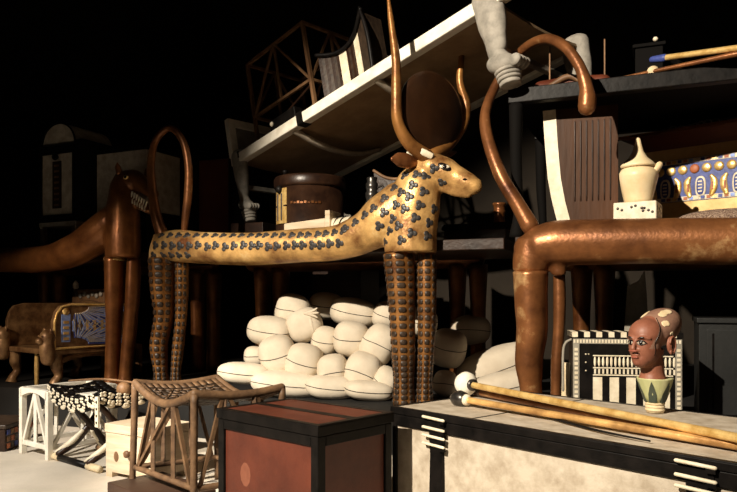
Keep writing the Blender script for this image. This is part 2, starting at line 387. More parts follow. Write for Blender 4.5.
for pts, ww in (([(114.5,257,9.5),(114.5,290,9),(114,320,7.5),(113,345,7),(112,370,6.5),(112,387,8)], 0), ([(134,257,6.5),(133,290,7),(131,320,6.5),(128.5,345,6.5),(126,370,6),(125.5,386,7.5)], .03),
                ([(-152,270,12),(-152,320,10),(-153,360,8),(-153,382,9)], 0), ([(-128,270,9),(-128,320,8),(-129,360,7),(-129,382,8)], .03)):
    make_leg(LA, ham, pts, M['dbronze'], w=ww)
m = MB(M['goldb']); m.lathe(LA.p(114.5,259,0)+Z*-.006, [(.054,-.005),(.058,0),(.058,.008),(.054,.013)], 18); m.build('leg_collar', ham)
platform(LA, ham, -1.5, .08, .94)
far_side(LA, ham, M['dbronze'], -1.5, .05, .90, .06, (-1.4, -1.27, -.05, .08))

# ------------------------------------------------------------------ white bed laid aslant over the couches
bl = W(232,157,4.25); br = W(487,-6,2.95)
e1 = (br-bl).normalized(); h = V((e1.x, e1.y, 0)).normalized(); e2 = V((-h.y, h.x, 0)); e3 = e1.cross(e2).normalized(); e3 = e3 if e3.z > 0 else -e3
LEN = (br-bl).length; BW = .82
B = Frame(bl, e1, e2, e3)
bed = thing('white_bed', 'long white bed with carved paw feet lying aslant above the cow couch', 'bed', bl+V((0,0,-.4)))
def sag(x): return 0.0
m = MB(M['white']); m.box(B, -.02, LEN+.12, 0, .055, -.055, .005); m.build('side_rail', bed, .006)
m = MB(M['white']); m.box(B, -.02, LEN+.02, BW-.055, BW, -.055, .005); m.build('side_rail', bed, .006)
m = MB(mat('raw_board', (.24,.15,.075), (.36,.24,.13), 7, 0, .8, .15)); nn = 14; rs = []
for i in range(nn+1):
    y = .05+(BW-.1)*i/nn; dz = -.022*math.sin(math.pi*i/nn)-.02
    rs.append((y, dz))
for i in range(nn):
    (y0,z0),(y1,z1) = rs[i], rs[i+1]
    m.hexa([B(0,y0,z0-.015),B(LEN+.01,y0,z0-.015),B(LEN+.01,y1,z1-.015),B(0,y1,z1-.015),B(0,y0,z0),B(LEN+.01,y0,z0),B(LEN+.01,y1,z1),B(0,y1,z1)])
m.build('bed_board', bed)
for x in (.55, 1.2):
    m = MB(M['cream']); P = []
    m.tube([B(x,.04,-.05), B(x,.2,-.10), B(x,.38,-.12), B(x,.56,-.10), B(x,.72,-.05)], [(.025,.014)]*5, side=e1, n=8); m.build('brace', bed)
# head / foot panel at the far end
m = MB(M['white']); m.box(B, -.03, .01, 0, .05, 0, .25); m.box(B, -.03, .01, BW-.05, BW, 0, .25); m.box(B, -.03, .01, .05, BW-.05, .2, .25)
m.mat = M['gwhite']; m.box(B, -.02, 0, .05, BW-.05, 0, .2); m.build('foot_panel', bed, .004)
def paw_leg(x, y, length, k=1.0, m_=None):
    m = MB(m_ or M['gwhite'])
    f = lambda dx, z: B(x+dx*k, y, -z)
    m.tube([f(0,0), f(0,length*.25), f(.0,length*.5), f(-.005,length*.62), f(.01,length*.72)], [(.04*k,.062*k),(.038*k,.055*k),(.03*k,.040*k),(.026*k,.032*k),(.03*k,.034*k)], side=e2, n=14)
    m.tube([f(-.015,length*.72), f(.02,length*.76), f(.05,length*.80)], [(.036*k,.032*k),(.042*k,.036*k),(.04*k,.026*k)], side=e2, n=14)
    for j in (-1.5,-.5,.5,1.5):
        m.ell(f(.068,length*.805)+e2*(j*.019*k), (e1*.026*k, e2*.0105*k, e3*.02*k), 10, 6)
    for z0, z1, r in ((.83,.87,.046),(.87,.91,.043),(.91,.95,.041),(.95,1.0,.037)):
        m.lathe(B(x+.022*k, y, -length*z1), [(r*k*.9,0),(r*k,length*.008),(r*k,length*(z1-z0)*.7),(r*k*.86,length*(z1-z0))], 16, e3)
    return m
LG = .425
paw_leg(.03, .03, LG*1.0).build('leg', bed); paw_leg(.03, BW-.03, LG*1.0).build('leg', bed)
paw_leg(LEN-.02, .03, LG*.97, 1.25).build('leg', bed); paw_leg(LEN-.02, BW-.03, LG*.97, 1.25).build('leg', bed)
m = MB(M['gwhite']); m.bar(B(LEN-.02,.06,-.23), B(LEN-.02,BW-.06,-.23), .025, .03, e3); m.build('stretcher', bed, .004)
m = MB(M['gwhite']); m.bar(B(.03,.06,-.2), B(.03,BW-.06,-.2), .025, .03, e3); m.build('stretcher', bed, .004)
for i in range(2):
    m = MB(M['black']); xx = (.02, .62)[i]; m.box(B, xx, xx+.05, -.004, .06, -.03 if i == 0 else -.058, .012); m.build('binding', bed, .002)

# lattice stool lying on the bed
x0, x1, y0, y1, z1 = .17, .70, .08, .50, .55
st = thing('lattice_stool', 'dim open lattice stool of thin bars standing on the white bed', 'stool', B(.4,.3,0))
def lattice(mt, fr, x0, x1, y0, y1, z0, z1, root, t, seat=True):
    m = MB(mt)
    for x in (x0,x1):
        for y in (y0,y1):
            q = MB(mt); q.bar(fr(x,y,z0), fr(x,y,z1), t*1.2, t*1.2, fr.e1); q.build('leg', root)
    for z, nm in ((z1-t/2,'top_rail'), (z0+(z1-z0)*.36,'stretcher')):
        for a, b in (((x0,y0),(x1,y0)), ((x1,y0),(x1,y1)), ((x1,y1),(x0,y1)), ((x0,y1),(x0,y0))):
            q = MB(mt); q.bar(fr(*a,z), fr(*b,z), t, t, fr.e3); q.build(nm, root)
    zs = z0+(z1-z0)*.36
    for a, b in (((x0,y0),(x1,y0)), ((x1,y1),(x0,y1)), ((x1,y0),(x1,y1)), ((x0,y1),(x0,y0))):
        c = ((a[0]+b[0])/2, (a[1]+b[1])/2)
        q = MB(mt)
        q.bar(fr(*a,zs), fr(*c,z1), t*.8, t*.8, fr.e3); q.bar(fr(*b,zs), fr(*c,z1), t*.8, t*.8, fr.e3); q.bar(fr(*c,zs), fr(*c,z1), t*.8, t*.8, fr.e1)
        q.build('lattice', root)
lattice(M['brown'], B, x0, x1, y0, y1, .0, z1, st, .016)
m = MB(M['dbrown']); m.bar(B(x0,y0,.02), B(x1,y0,.17), .012); m.bar(B(x0,y1,.17), B(x1,y1,.02), .012); m.build('cross_brace', st)
# striped panel box
sb = thing('striped_casket', 'dark casket with white upright stripes and a dipped top on the white bed', 'box', B(.9,.2,0))
xa, xb = .80, 1.16; nn = 22; m = MB(M['dbrown']); strip = {5:1,6:1,11:1,12:1,13:0,16:1,17:1}
for i in range(nn):
    fa, fb = i/nn, (i+1)/nn
    top = lambda f: .225+.06*(2*f-.9)**2+.05*f
    fy = lambda f: .06+.05*math.sin(math.pi*f)
    m.mat = M['ivory'] if i in (7,8,9,14,15,16) else (M['dinlay'] if i % 2 or i > 17 else M['dbrown'])
    m.hexa([B(xa+(xb-xa)*fa,fy(fa),0),B(xa+(xb-xa)*fb,fy(fb),0),B(xa+(xb-xa)*fb,.2,0),B(xa+(xb-xa)*fa,.2,0),B(xa+(xb-xa)*fa,fy(fa),top(fa)),B(xa+(xb-xa)*fb,fy(fb),top(fb)),B(xa+(xb-xa)*fb,.2,top(fb)),B(xa+(xb-xa)*fa,.2,top(fa))])
m.build('body', sb)
m = MB(M['black']); m.tube([B(xa+(xb-xa)*f, .05+.05*math.sin(math.pi*f), .235+.06*(2*f-.9)**2+.05*f) for f in (0,.25,.5,.75,1)], [.012]*5, n=8); m.build('top_rim', sb)
m = MB(M['black']); m.tube([B(xb+.005,.06,-.0), B(xb+.02,.05,.2), B(xb-.005,.05,.37)], [.012,.012,.008], n=8); m.build('corner_post', sb)
dk = thing('dark_casket', 'small dark box with a pale knob beside the lattice stool on the bed', 'box', B(.40,.03,0))
m = MB(M['black']); m.box(B, .37, .60, .015, .075, .006, .075); m.build('body', dk, .006)
m = MB(M['ivory']); m.ell(B(.395,.012,.05), (e1*.014,e2*.008,e3*.014), 10, 6); m.build('knob', dk)

pz = B(.03,.03,-LG); SB = Frame((pz.x,pz.y,.94), U, N)
t = thing('dark_block', 'dark block on the cow couch carrying the white bed paw by the drum box', 'block', SB(0,0,0))
m = MB(M['dbrown']); m.box(SB, -.09, .13, -.05, .10, .012, pz.z-.94-.004); m.build('body', t, .004)
m = MB(M['dbrown']); m.box(SB, -.10, .14, -.06, .11, 0, .012); m.build('base', t)
pz = B(.03,BW-.03,-LG); SB = Frame((pz.x,pz.y,PZ), U, N)
t = thing('tall_crate', 'tall dark crate behind the cow couch under the far foot of the white bed', 'crate', SB(0,0,0))
m = MB(M['dbrown']); m.box(SB, -.15, .2, -.12, .2, .0, pz.z-PZ-.03); m.build('body', t)
m = MB(M['black']); m.box(SB, -.16, .21, -.13, .21, pz.z-PZ-.03, pz.z-PZ-.004); m.build('lid', t)

# ------------------------------------------------------------------ black bed across the lioness couch and what lies on it
BZ = 1.56
o = FL(515, 88, BZ); o.z = BZ; K = Frame(o, U, N)
bb = thing('black_bed', 'black wooden bed frame spanning high above the lioness couch', 'bed', K(.5,.3,-.06))
m = MB(M['black']); m.box(K, -.03, 1.2, 0, .05, -.062, 0); m.build('side_rail', bb, .004)
m = MB(M['black']); m.box(K, -.03, 1.2, .72, .77, -.062, 0); m.build('side_rail', bb, .004)
m = MB(M['seam']); m.box(K, -.03, 1.2, .05, .72, -.045, -.004); m.build('bed_board', bb)  # near-black board: the shade beneath the bed is put into its colour
for x in (.0, 1.15):
    for y in (.025, .745):
        m = MB(M['seam']); m.tube([K(x,y,-.06), K(x,y,-.3), K(x+.01,y,-.5), K(x,y,.931-BZ)], [(.028,.03),(.022,.025),(.018,.02),(.026,.03)], side=N, n=10, round_ends=False); m.build('leg', bb)  # blacker than the rails, with the shade put into the leg colour
def staff(name, label, pts, rad, mt, root_pt, n=12, extra=(), cat='staff', res=4):
    t = thing(name, label, cat, root_pt); m = MB(mt); m.tube(pts, rad, n=n, res=res); m.build('shaft', t)
    for nm, f in extra: q = MB(); f(q); q.build(nm, t)
    return t
a = K(.50,.10,.05); b = K(1.15,.02,.05)
s0 = W(664,58,2.80); s1 = W(745,47,2.55)
def f1(q):
    q.mat = M['blue']; q.tube([s0-(s1-s0).normalized()*.05, s0], [.013,.016], n=10)
rest = thing('headrest', 'small black headrest carrying the gold staff on the black bed', 'headrest', V((1.20,2.79,BZ)))
staff('gold_staff', 'bright gold staff with a blue end high on the black bed', [s0, s0.lerp(s1,.5), s1], [.012,.012,.012], M['goldb'], s0, extra=(('blue_tip', f1),))
zt = s0.z-.014; c = V((s0.x+.05, s0.y-.02, BZ)); m = MB(M['black']); m.lathe(c, [(.04,0),(.035,.01),(.014,.02),(.014,zt-BZ-.018),(.03,zt-BZ-.008),(.032,zt-BZ-.002)], 14); m.build('stand', rest)
s0 = W(612,80,2.92); s1 = W(745,57,2.56); s0.z = max(s0.z, BZ+.011); s1.z = max(s1.z, BZ+.011)
staff('wooden_staff', 'plain reddish staff lying along the edge of the black bed', [s0, s0.lerp(s1,.5), s1], [.006,.009,.011], M['bronze'], s0)
t = thing('dark_box', 'dark square box at the foot of the bent white leg', 'box', K(.46,.3,0)); m = MB(M['seam']); m.box(K, .47, .58, .20, .32, 0, .17); m.build('body', t, .004)  # box coloured as a silhouette, its shade put into the material
m = MB(M['seam']); m.box(K, .46, .59, .19, .33, .17, .185); m.build('lid', t, .003); m = MB(M['ivory']); m.ell(K(.55,.19,.195), (U*.011,N*.011,Z*.01), 10, 6); m.build('knob', t)
t = tag((lambda q: (setattr(q,'origin',K(.54,.06,0)), q.ell(K(.54,.06,.022), (U*.024,N*.02,Z*.022), 12, 8), q.build('round_stone'))[-1])(MB(M['patch'])), 'small pale round stone on the black bed before the dark box', 'stone')
t = thing('red_bundle', 'dark red rolled bundle on the black bed behind the curled tail', 'bundle', K(.2,.25,0))
m = MB(M['dred']); m.tube([K(.08,.2,.04),K(.2,.22,.045),K(.34,.2,.04)], [.038,.045,.036], side=N, n=12); m.build('cloth', t)
m = MB(M['brown']); m.tube([K(.12,.17,.04),K(.2,.17,.075),K(.26,.17,.04)], [.012,.014,.01], n=8); m.build('knot', t)
t = thing('slender_stand', 'thin dark stand with upright rods on the black bed beneath the white bed', 'stand', K(.25,.4,0))
m = MB(M['dbrown']); m.box(K, .06, .42, .3, .55, .0, .018); m.build('base', t)
for x in (.10, .34):
    m = MB(M['brown']); m.tube([K(x,.33,.018),K(x,.33,.15),K(x,.33,.27)], [.004]*3, n=8); m.build('rod', t)


# ------------------------------------------------------------------ on the lioness couch
CZ = .93
# tall brown panel with pale edge
pf = Frame(W(558,300,3.03)*1, (.945,-.327,0)); pf.o.z = CZ
t = thing('curved_chair_back', 'tall brown grooved chair back with a pale front edge behind the lioness tail', 'chair back', pf(.1,0,0))
zT = CH+(HY-109.5)/FPX*3.03
H = zT-CZ
prof = [(.06,0),(.055,.06),(.03,.16),(.012,.26),(.0,.40),(-.01,H)]
m = MB(mat('chair_back_wood', (.038,.014,.004), (.085,.032,.011), 10, 0, .5, .1, spec=.2, stretch=(1,1,.2)))
for i in range(len(prof)-1):
    (xa,za),(xb,zb) = prof[i], prof[i+1]
    m.hexa([pf(xa,0,za),pf(.245,0,za),pf(.245,.03,za),pf(xa,.03,za),pf(xb,0,zb),pf(.245,0,zb),pf(.245,.03,zb),pf(xb,.03,zb)])
m.build('panel', t)
m = MB(M['ivory'])
for i in range(len(prof)-1):
    (xa,za),(xb,zb) = prof[i], prof[i+1]
    m.hexa([pf(xa-.055,.005,za),pf(xa,-.004,za),pf(xa,.03,za),pf(xa-.055,.035,za),pf(xb-.055,.005,zb),pf(xb,-.004,zb),pf(xb,.03,zb),pf(xb-.055,.035,zb)])
m.build('edge_strip', t)
for k in range(7):
    m = MB(M['dbrown']); x = .070+k*.024; m.tube([pf(x,-.002,.16),pf(x,-.004,.35),pf(x,-.002,.5)], [(.002,.003)]*3, n=6); m.build('groove', t)
# thin pole
pc = W(612,300,3.12); pc.z = CZ
t = thing('slim_finial_pole', 'slim dark pole with a beaded pale tip between chair back and alabaster jar', 'pole', pc)
m = MB(M['brown']); zz = lambda y: CH+(HY-y)/FPX*3.12-CZ
m.lathe(pc, [(.008,0),(.006,zz(170)),(.014,zz(166)),(.016,zz(163)),(.008,zz(159))], 12); m.build('shaft', t)
m = MB(M['ivory']); m.lathe(pc, [(.007,zz(159)),(.009,zz(155)),(.008,zz(152)),(.002,zz(149))], 12); m.build('tip', t)
# alabaster jar
vd = 2.96; vc = W(638,300,vd); vc.z = CZ; zz = lambda y: CH+(HY-y)/FPX*vd-CZ; rr = lambda p: p/FPX*vd
t = thing('stone_plinth', 'square ivory plinth with dark flecks carrying the alabaster jar', 'plinth', vc)
pfm = Frame(vc, (.86,-.5,0)); r = rr(20)
m = MB(M['ivory']); m.box(pfm, -r, r, -r, r, 0, zz(204)); m.build('block', t, .004)
for q, sd in ((0,'f'),(1,'r')):
    for k in range(9):
        m = MB(M['dinlay']); xx = random.uniform(-r*.85,r*.85); zc = random.uniform(zz(216),zz(207))
        c = pfm(xx,-r,zc) if q == 0 else pfm(r,xx,zc); m.ell(c, (pfm.e1*(.006 if q == 0 else .002), pfm.e2*(.006 if q else .002), Z*.006), 6, 4); m.build('fleck', t)
vs = Frame(vc, (1,0,0))
t = thing('alabaster_jar', 'pale alabaster jar with a pointed conical lid on an ivory plinth', 'jar', vc+Z*zz(204))
P = [(13,204),(13.5,200),(16.5,188),(19,178),(19,174),(16,169.5),(10.5,167),(9.5,163)]
m = MB(M['ala']); m.lathe(vc, [(rr(a),zz(b)+(.001 if b == 204 else 0)) for a,b in P], 32); m.build('body', t)
P = [(17,168),(17.3,166),(14,162.5),(9,158),(5.5,152),(3.6,145),(2.3,139),(.5,137.6)]
m = MB(M['ala']); m.lathe(vc, [(rr(a),zz(b)) for a,b in P], 32); m.build('lid', t)
m = MB(M['ala']); m.tube([vc+V((rr(8),-.03,zz(176))), vc+V((rr(14),-.04,zz(171))), vc+V((rr(17.5),-.04,zz(166.5)))], [rr(4.5),rr(3.6),rr(3.2)], n=10); m.build('handle', t)
# cartouche chest
c0 = W(645,300,3.36); c0.z = CZ; CF = Frame(c0, (.74,-.672,0)); c1x = 1.0; cdp = .42
zc = lambda y: CH+(HY-y)/FPX*3.36-CZ
t = thing('cartouche_chest', 'gilded chest with a blue frieze of discs and ovals under a red cornice', 'chest', c0)
m = MB(M['goldb']); m.mat = mat('pale_gold_panel', (.50,.32,.12), (.68,.48,.22), 10, .3, .5, .08); pg = m.mat
m.box(CF, 0, c1x, 0, cdp, .0, zc(152)); m.build('body', t, .003)
m = MB(M['dred'])
for (ya,za),(yb,zb) in (((.0,zc(153)),(-.012,zc(149))),((-.012,zc(149)),(-.04,zc(143))),((-.04,zc(143)),(-.055,zc(140)))):
    m.hexa([CF(ya,ya,za),CF(c1x-ya,ya,za),CF(c1x-ya,cdp-ya,za),CF(ya,cdp-ya,za),CF(yb,yb,zb),CF(c1x-yb,yb,zb),CF(c1x-yb,cdp-yb,zb),CF(yb,cdp-yb,zb)])
m.box(CF, -.09, c1x+.09, -.06, cdp+.06, zc(140), zc(136)); m.build('cornice', t)
m = MB(M['bronze']); m.box(CF, -.12, c1x+.09, -.072, -.056, zc(139.5), zc(136.5)); m.build('cornice_edge', t)
zt, zb = zc(164), zc(205)
m = MB(M['blue']); m.box(CF, .0, c1x, -.004, 0, zb, zt); m.build('frieze_ground', t)
for z_ in (zt, zb):
    for k in range(29):
        pass
for z_, nm in ((zt-.022,'border'),(zb+.002,'border')):
    m = MB(M['ivory']); m.box(CF, 0, c1x, -.0055, -.004, z_, z_+.02)
    pal = ['redin','lblue','ivory','blue','redin','goldb','blue']
    for k in range(40):
        m.mat = M[pal[k % 7]]; m.box(CF, .004+k*.025, .004+k*.025+.017, -.008, -.0055, z_+.003, z_+.017)
    m.build(nm, t)
for k in range(19):
    m = MB(M['goldb'] if k % 4 else M['redin']); x = .02+k*.052
    m.lathe(CF(x,-.004,zt-.052), [(.021,0),(.021,.004),(.014,.007),(.002,.008)], 16, -CF.e2); m.build('sun_disc', t)
for k in range(19):
    x = .045+k*.052; zz_ = (zt+zb)/2-.037
    m = MB(M['ivory'] if k % 3 else M['goldb'])
    if k % 3 == 1:
        m.ell(CF(x,-.005,zz_), (CF.e1*.024, Z*.048, CF.e2*.005), 18, 8, .75); m.mat = M['blue']; m.ell(CF(x,-.007,zz_), (CF.e1*.017, Z*.040, CF.e2*.005), 16, 8, .75)
        m.mat = M['ivory']
        for j in range(4): m.box(CF, x-.009, x+.009, -.0135, -.011, zz_-.026+j*.015, zz_-.020+j*.015)
        m.build('oval_frame', t)
    else:
        m.mat = M['goldb']; s = 1 if k % 3 == 2 else -1
        m.tube([CF(x-.006*s,-.006,zz_-.044),CF(x+.004*s,-.006,zz_-.01),CF(x+.006*s,-.006,zz_+.022),CF(x-.006*s,-.006,zz_+.044)], [(.006,.010),(.006,.016),(.006,.015),(.006,.008)], side=CF.e2, n=10); m.mat = M['redin']; m.box(CF, x-.004, x+.004, -.0155, -.012, zz_-.02, zz_+.015)
        m.build('cobra_figure', t)
zl = CZ+zc(136)
t = thing('ring_chain', 'coiled dark chain of small rings on top of the red cornice', 'chain', CF(.5,.1,zl-CZ))
m = MB(M['silver'])
for k in range(26):
    c = CF(.12+k*.032, .03+.02*math.sin(k*.9), zl-CZ+.018); m.rings([[c+CF.e1*(.018*math.cos(a)+.004*math.cos(b)*math.cos(a))+Z*(.014*math.sin(a)+.004*math.cos(b)*math.sin(a))+CF.e2*(.004*math.sin(b)) for b in [1.257*j for j in range(5)]] for a in [.5236*i for i in range(12)]], closed=True)
m.build('links', t)
c = W(735,300,2.97); c.z = CZ+.001
t = MB(M['fur']); t.origin = c.copy(); t.ell(c+Z*.06, (U*.24, N*.10, Z*.062), 40, 16, .8); tag(t.build('speckled_cushion'), 'rough speckled cushion in front of the cartouche chest', 'cushion')

# ------------------------------------------------------------------ on the cow couch
CZ = .94
dcn = W(310,300,4.0); dcn.z = CZ; dd = 4.0; zz = lambda y: CH+(HY-y)/FPX*dd-CZ; r = .205
t = thing('drum_box', 'round dark brown box with a gold panel, beneath the white bed', 'box', dcn)
m = MB(M['dbrown']); m.lathe(dcn, [(r*.97,0),(r*.97,.02),(r*.94,.03),(r*.95,zz(190))], 40); m.build('body', t)
m = MB(M['dbrown']); m.lathe(dcn, [(r*.98,zz(190)),(r,zz(188)),(r,zz(181)),(r*.96,zz(179)),(r*.3,zz(177)),(.01,zz(176.5))], 40); m.build('lid', t)
m = MB(M['black']); kk = dcn+V((-.13,-.1,zz(178))); m.lathe(kk, [(.008,0),(.008,.008),(.016,.014),(.014,.024),(.003,.028)], 12); m.build('knob', t)
def cyl(a, z, rad): return dcn+V((math.sin(a)*rad, -math.cos(a)*rad, z))
a0, a1 = -1.15, -.62; m = MB(M['goldb'])
for i in range(6):
    b0, b1 = a0+(a1-a0)*i/6, a0+(a1-a0)*(i+1)/6
    m.hexa([cyl(b0,zz(226),r*.95),cyl(b1,zz(226),r*.95),cyl(b1,zz(226),r*.97),cyl(b0,zz(226),r*.97),cyl(b0,zz(192),r*.95),cyl(b1,zz(192),r*.95),cyl(b1,zz(192),r*.97),cyl(b0,zz(192),r*.97)])
m.mat = M['dbrown']
for b in (a0+.13, a0+.33): m.bar(cyl(b,zz(223),r*.975), cyl(b,zz(197),r*.975), .008)
m.bar(cyl(a0,zz(209),r*.975), cyl(a1,zz(209),r*.975), .008); m.build('gold_panel', t)
m = MB(M['black']); c = cyl(-.9, zz(193), r*.985); m.ell(c, (V((1,0,0))*.022, V((0,1,0))*.02, Z*.024), 12, 8); m.build('button', t)
m = MB(M['dbronze'])
for k in range(9):
    a = -.45+k*.1; m.box(Frame(cyl(a,zz(207),r*.95), (math.cos(a),math.sin(a),0)), -.007, .007, -.004, .004, -.004, .004 if k % 2 else .009)
m.build('inscription', t)
# tray
q0 = LC.p(284,230,.17); q0.z = CZ; TF = Frame(q0, U, N)
t = thing('pale_tray', 'pale wooden tray with one raised end behind the cow back', 'tray', q0)
hz = lambda y, d: CH+(HY-y)/FPX*d-CZ
m = MB(M['pine']); m.box(TF, 0, .27, 0, .14, 0, .018); m.build('bottom', t)
m = MB(M['pine']); 
m.hexa([TF(0,0,.018),TF(.235,0,.018),TF(.235,.02,.018),TF(0,.02,.018),TF(0,0,hz(226,3.75)),TF(.235,0,hz(221,3.68)),TF(.235,.02,hz(221,3.68)),TF(0,.02,hz(226,3.75))]); m.build('side', t, .002)
m = MB(M['pine']); m.box(TF, .235, .262, 0, .14, .018, hz(213,3.66)); m.build('end_board', t, .002)
q0 = LC.p(334,230,.2); q0.z = CZ; TF = Frame(q0, U, N)
t = thing('papyrus_roll', 'pale rolled bundle tied with dark cords behind the cow back', 'roll', q0)
m = MB(M['ivory']); m.tube([TF(0,.0,.075),TF(.1,.02,.082),TF(.2,.03,.09)], [.065,.068,.06], side=N, n=14, round_ends=False); m.build('roll', t)
for x in (.04,.07,.11,.15):
    m = MB(M['seam']); c = TF(x,.012,.079); m.rings([[c+(N*math.cos(a)+Z*math.sin(a))*(.071+.003*math.cos(b))+U*(.003*math.sin(b)+.02*math.cos(a)) for b in (0,2.1,4.2)] for a in [.3927*i for i in range(16)]], closed=True); m.build('cord', t)
jc = W(372,300,3.78); jc.z = CZ; zz = lambda y: CH+(HY-y)/FPX*3.78-CZ
t = thing('dark_ewer', 'small dark ringed metal ewer behind the cow shoulder', 'ewer', jc)
m = MB(M['silver']); m.mat = mat('dark_metal', (.05,.045,.04), (.12,.11,.10), 30, .8, .3, .05)
dm = m.mat
m.lathe(jc, [(.045,0),(.055,.08),(.05,.16),(.034,zz(206)),(.036,zz(203)),(.030,zz(200)),(.036,zz(197)),(.036,zz(193)),(.028,zz(191)),(.034,zz(188)),(.034,zz(184)),(.026,zz(182)),(.03,zz(179)),(.028,zz(177.5)),(.004,zz(177))], 20); m.build('body', t)
m = MB(dm); m.tube([jc+V((.03,-.01,zz(188))),jc+V((.055,-.01,zz(186))),jc+V((.062,-.01,zz(191))),jc+V((.05,-.01,zz(200)))], [.006]*4, n=8); m.build('handle', t)
q0 = W(374,300,3.98); q0.z = CZ; GF = Frame(q0, U, N); hz = lambda y: CH+(HY-y)/FPX*3.9-CZ
t = thing('dipped_chest', 'grey brown chest with a dipped top edge behind the cow neck', 'chest', q0)
m = MB(M['dbrown']); nn = 12; Lx = .27
for i in range(nn):
    a, b = i/nn, (i+1)/nn; tp = lambda f: hz(178)+.055*(2*f-1)**2
    m.hexa([GF(Lx*a,0,0),GF(Lx*b,0,0),GF(Lx*b,.2,0),GF(Lx*a,.2,0),GF(Lx*a,0,tp(a)),GF(Lx*b,0,tp(b)),GF(Lx*b,.2,tp(b)),GF(Lx*a,.2,tp(a))])
m.build('body', t)
m = MB(M['brown']); m.tube([GF(Lx*f,0,hz(178)+.055*(2*f-1)**2) for f in (0,.25,.5,.75,1)], [.009]*5, n=8); m.build('top_rim', t)
q0 = W(486,300,3.52); q0.z = CZ; GF = Frame(q0, U, N)
t = thing('low_dark_chest', 'low dark brown chest between the cow head and the lioness tail', 'chest', q0)
zt = CH+(HY-223)/FPX*3.52-CZ
m = MB(M['dbrown']); m.box(GF, -.22, .10, .0, .3, 0, zt-.03); m.build('body', t, .004); m = MB(M['seam']); m.box(GF, -.23, .11, -.012, .31, zt-.03, zt); m.build('lid', t, .004)
jc = GF(.055,.06,zt); 
t = thing('gilt_cup', 'small gilded ringed cup on the low dark chest', 'cup', jc)
m = MB(M['dbronze']); m.lathe(jc, [(.026,0),(.03,.012),(.026,.02),(.027,.05),(.031,.055),(.031,.065),(.027,.07),(.03,.09),(.034,.095),(.034,.105),(.025,.106)], 18); m.build('cup_body', t)
q0 = W(192,300,4.45); q0.z = CZ; GF = Frame(q0, U, N); zt = CH+(HY-156)/FPX*4.4-CZ
t = thing('tall_red_chest', 'tall dark red chest with black frame in the gloom behind the cow tail', 'chest', q0)
m = MB(M['dred']); m.box(GF, .02, .29, .02, .3, 0, zt-.02); m.build('body', t)
m = MB(M['black'])
for x in (0,.27): m.box(GF, x, x+.04, 0, .32, 0, zt)
m.build('corner_post', t, .003); m = MB(M['black']); m.box(GF, 0, .31, 0, .32, zt, zt+.03); m.build('lid', t, .003)

# ------------------------------------------------------------------ on the hippo couch
q0 = W(40,300,4.42); AF = Frame((q0.x,q0.y,CZ), (.90,-.43,0)); zz = lambda y: CH+(HY-y)/FPX*4.42-CZ
AW = .29
t = thing('low_white_table', 'low table with white edges and dark recess under the domed chest', 'table', AF(.15,.15,0))
ztab = zz(223)
m = MB(M['cream']); m.box(AF, -.01, AW+.02, 0, .35, ztab-.028, ztab); m.build('table_top', t, .003)
for x in (-.005, AW-.02):
    for y in (.005,.315):
        m = MB(M['cream']); m.box(AF, x, x+.03, y, y+.03, 0, ztab-.028); m.build('leg', t)
t = thing('domed_chest', 'cream chest with a round-topped lid and a dark inscribed column, far upper left', 'chest', AF(.15,.15,ztab))
zb, zl, ztp = ztab, zz(152), zz(125)
m = MB(M['cream']); m.box(AF, .0, AW, .01, .34, zb, zl); m.build('body', t)
m = MB(M['black'])
for x in (-.006, AW-.012): m.box(AF, x, x+.018, 0, .35, zb, zl)
m.box(AF, -.006, AW+.006, 0, .35, zb, zb+.045); m.box(AF, -.006, AW+.006, -.002, .35, zl-.025, zl+.03); m.build('frame', t, .003)
m = MB(M['black']); m.box(AF, AW+.012, AW+.08, .0, .33, zb-.0, zl+.05); m.build('side_post', t, .004)
m = MB(M['cream']); pts = [AF(AW/2-AW*.5*math.cos(a), .02, zl+.03+(ztp-zl-.03)*math.sin(a)) for a in [math.pi*i/16 for i in range(17)]]
m.prism(pts, AF.e2*.3); m.build('lid', t)
m = MB(M['black']); m.tube([p-AF.e2*.004 for p in pts], [.006]*17, n=6, res=1); m.build('lid_rim', t)
m = MB(M['dbrown']); m.box(AF, AW*.36, AW*.62, .005, .012, zb+.085, zl-.07)
m.mat = M['brown']
for k in range(8): m.box(AF, AW*.42, AW*.56, .003, .006, zb+.10+k*.035, zb+.112+k*.035)
m.build('inscribed_column', t); m = MB(M['black']); m.lathe(AF(AW/2,.01,zl-.045), [(.012,0),(.016,.01),(.022,.016),(.02,.028),(.004,.03)], 12, -AF.e2); m.build('knob', t)
q0 = W(97,300,4.36); AF = Frame((q0.x,q0.y,CZ), (.90,-.43,0)); zz = lambda y: CH+(HY-y)/FPX*4.3-CZ
t = thing('plain_white_chest', 'plain grey-white chest with black rims behind the hippo head', 'chest', AF(.2,.2,0))
m = MB(M['gwhite']); m.mat = M['cream']; m.box(AF, .0, .40, .0, .3, zz(214), zz(153)); m.build('body', t)
m = MB(M['black']); m.box(AF, -.01, .41, -.008, .31, zz(153), zz(149)); m.build('lid', t, .003)
m = MB(M['black']); m.box(AF, -.01, .41, -.008, .31, zz(221), zz(213)); m.build('base_rail', t, .003)
for x in (-.005,.365):
    for y in (0,.26):
        m = MB(M['black']); m.box(AF, x, x+.04, y, y+.04, 0, zz(221)); m.build('leg', t)

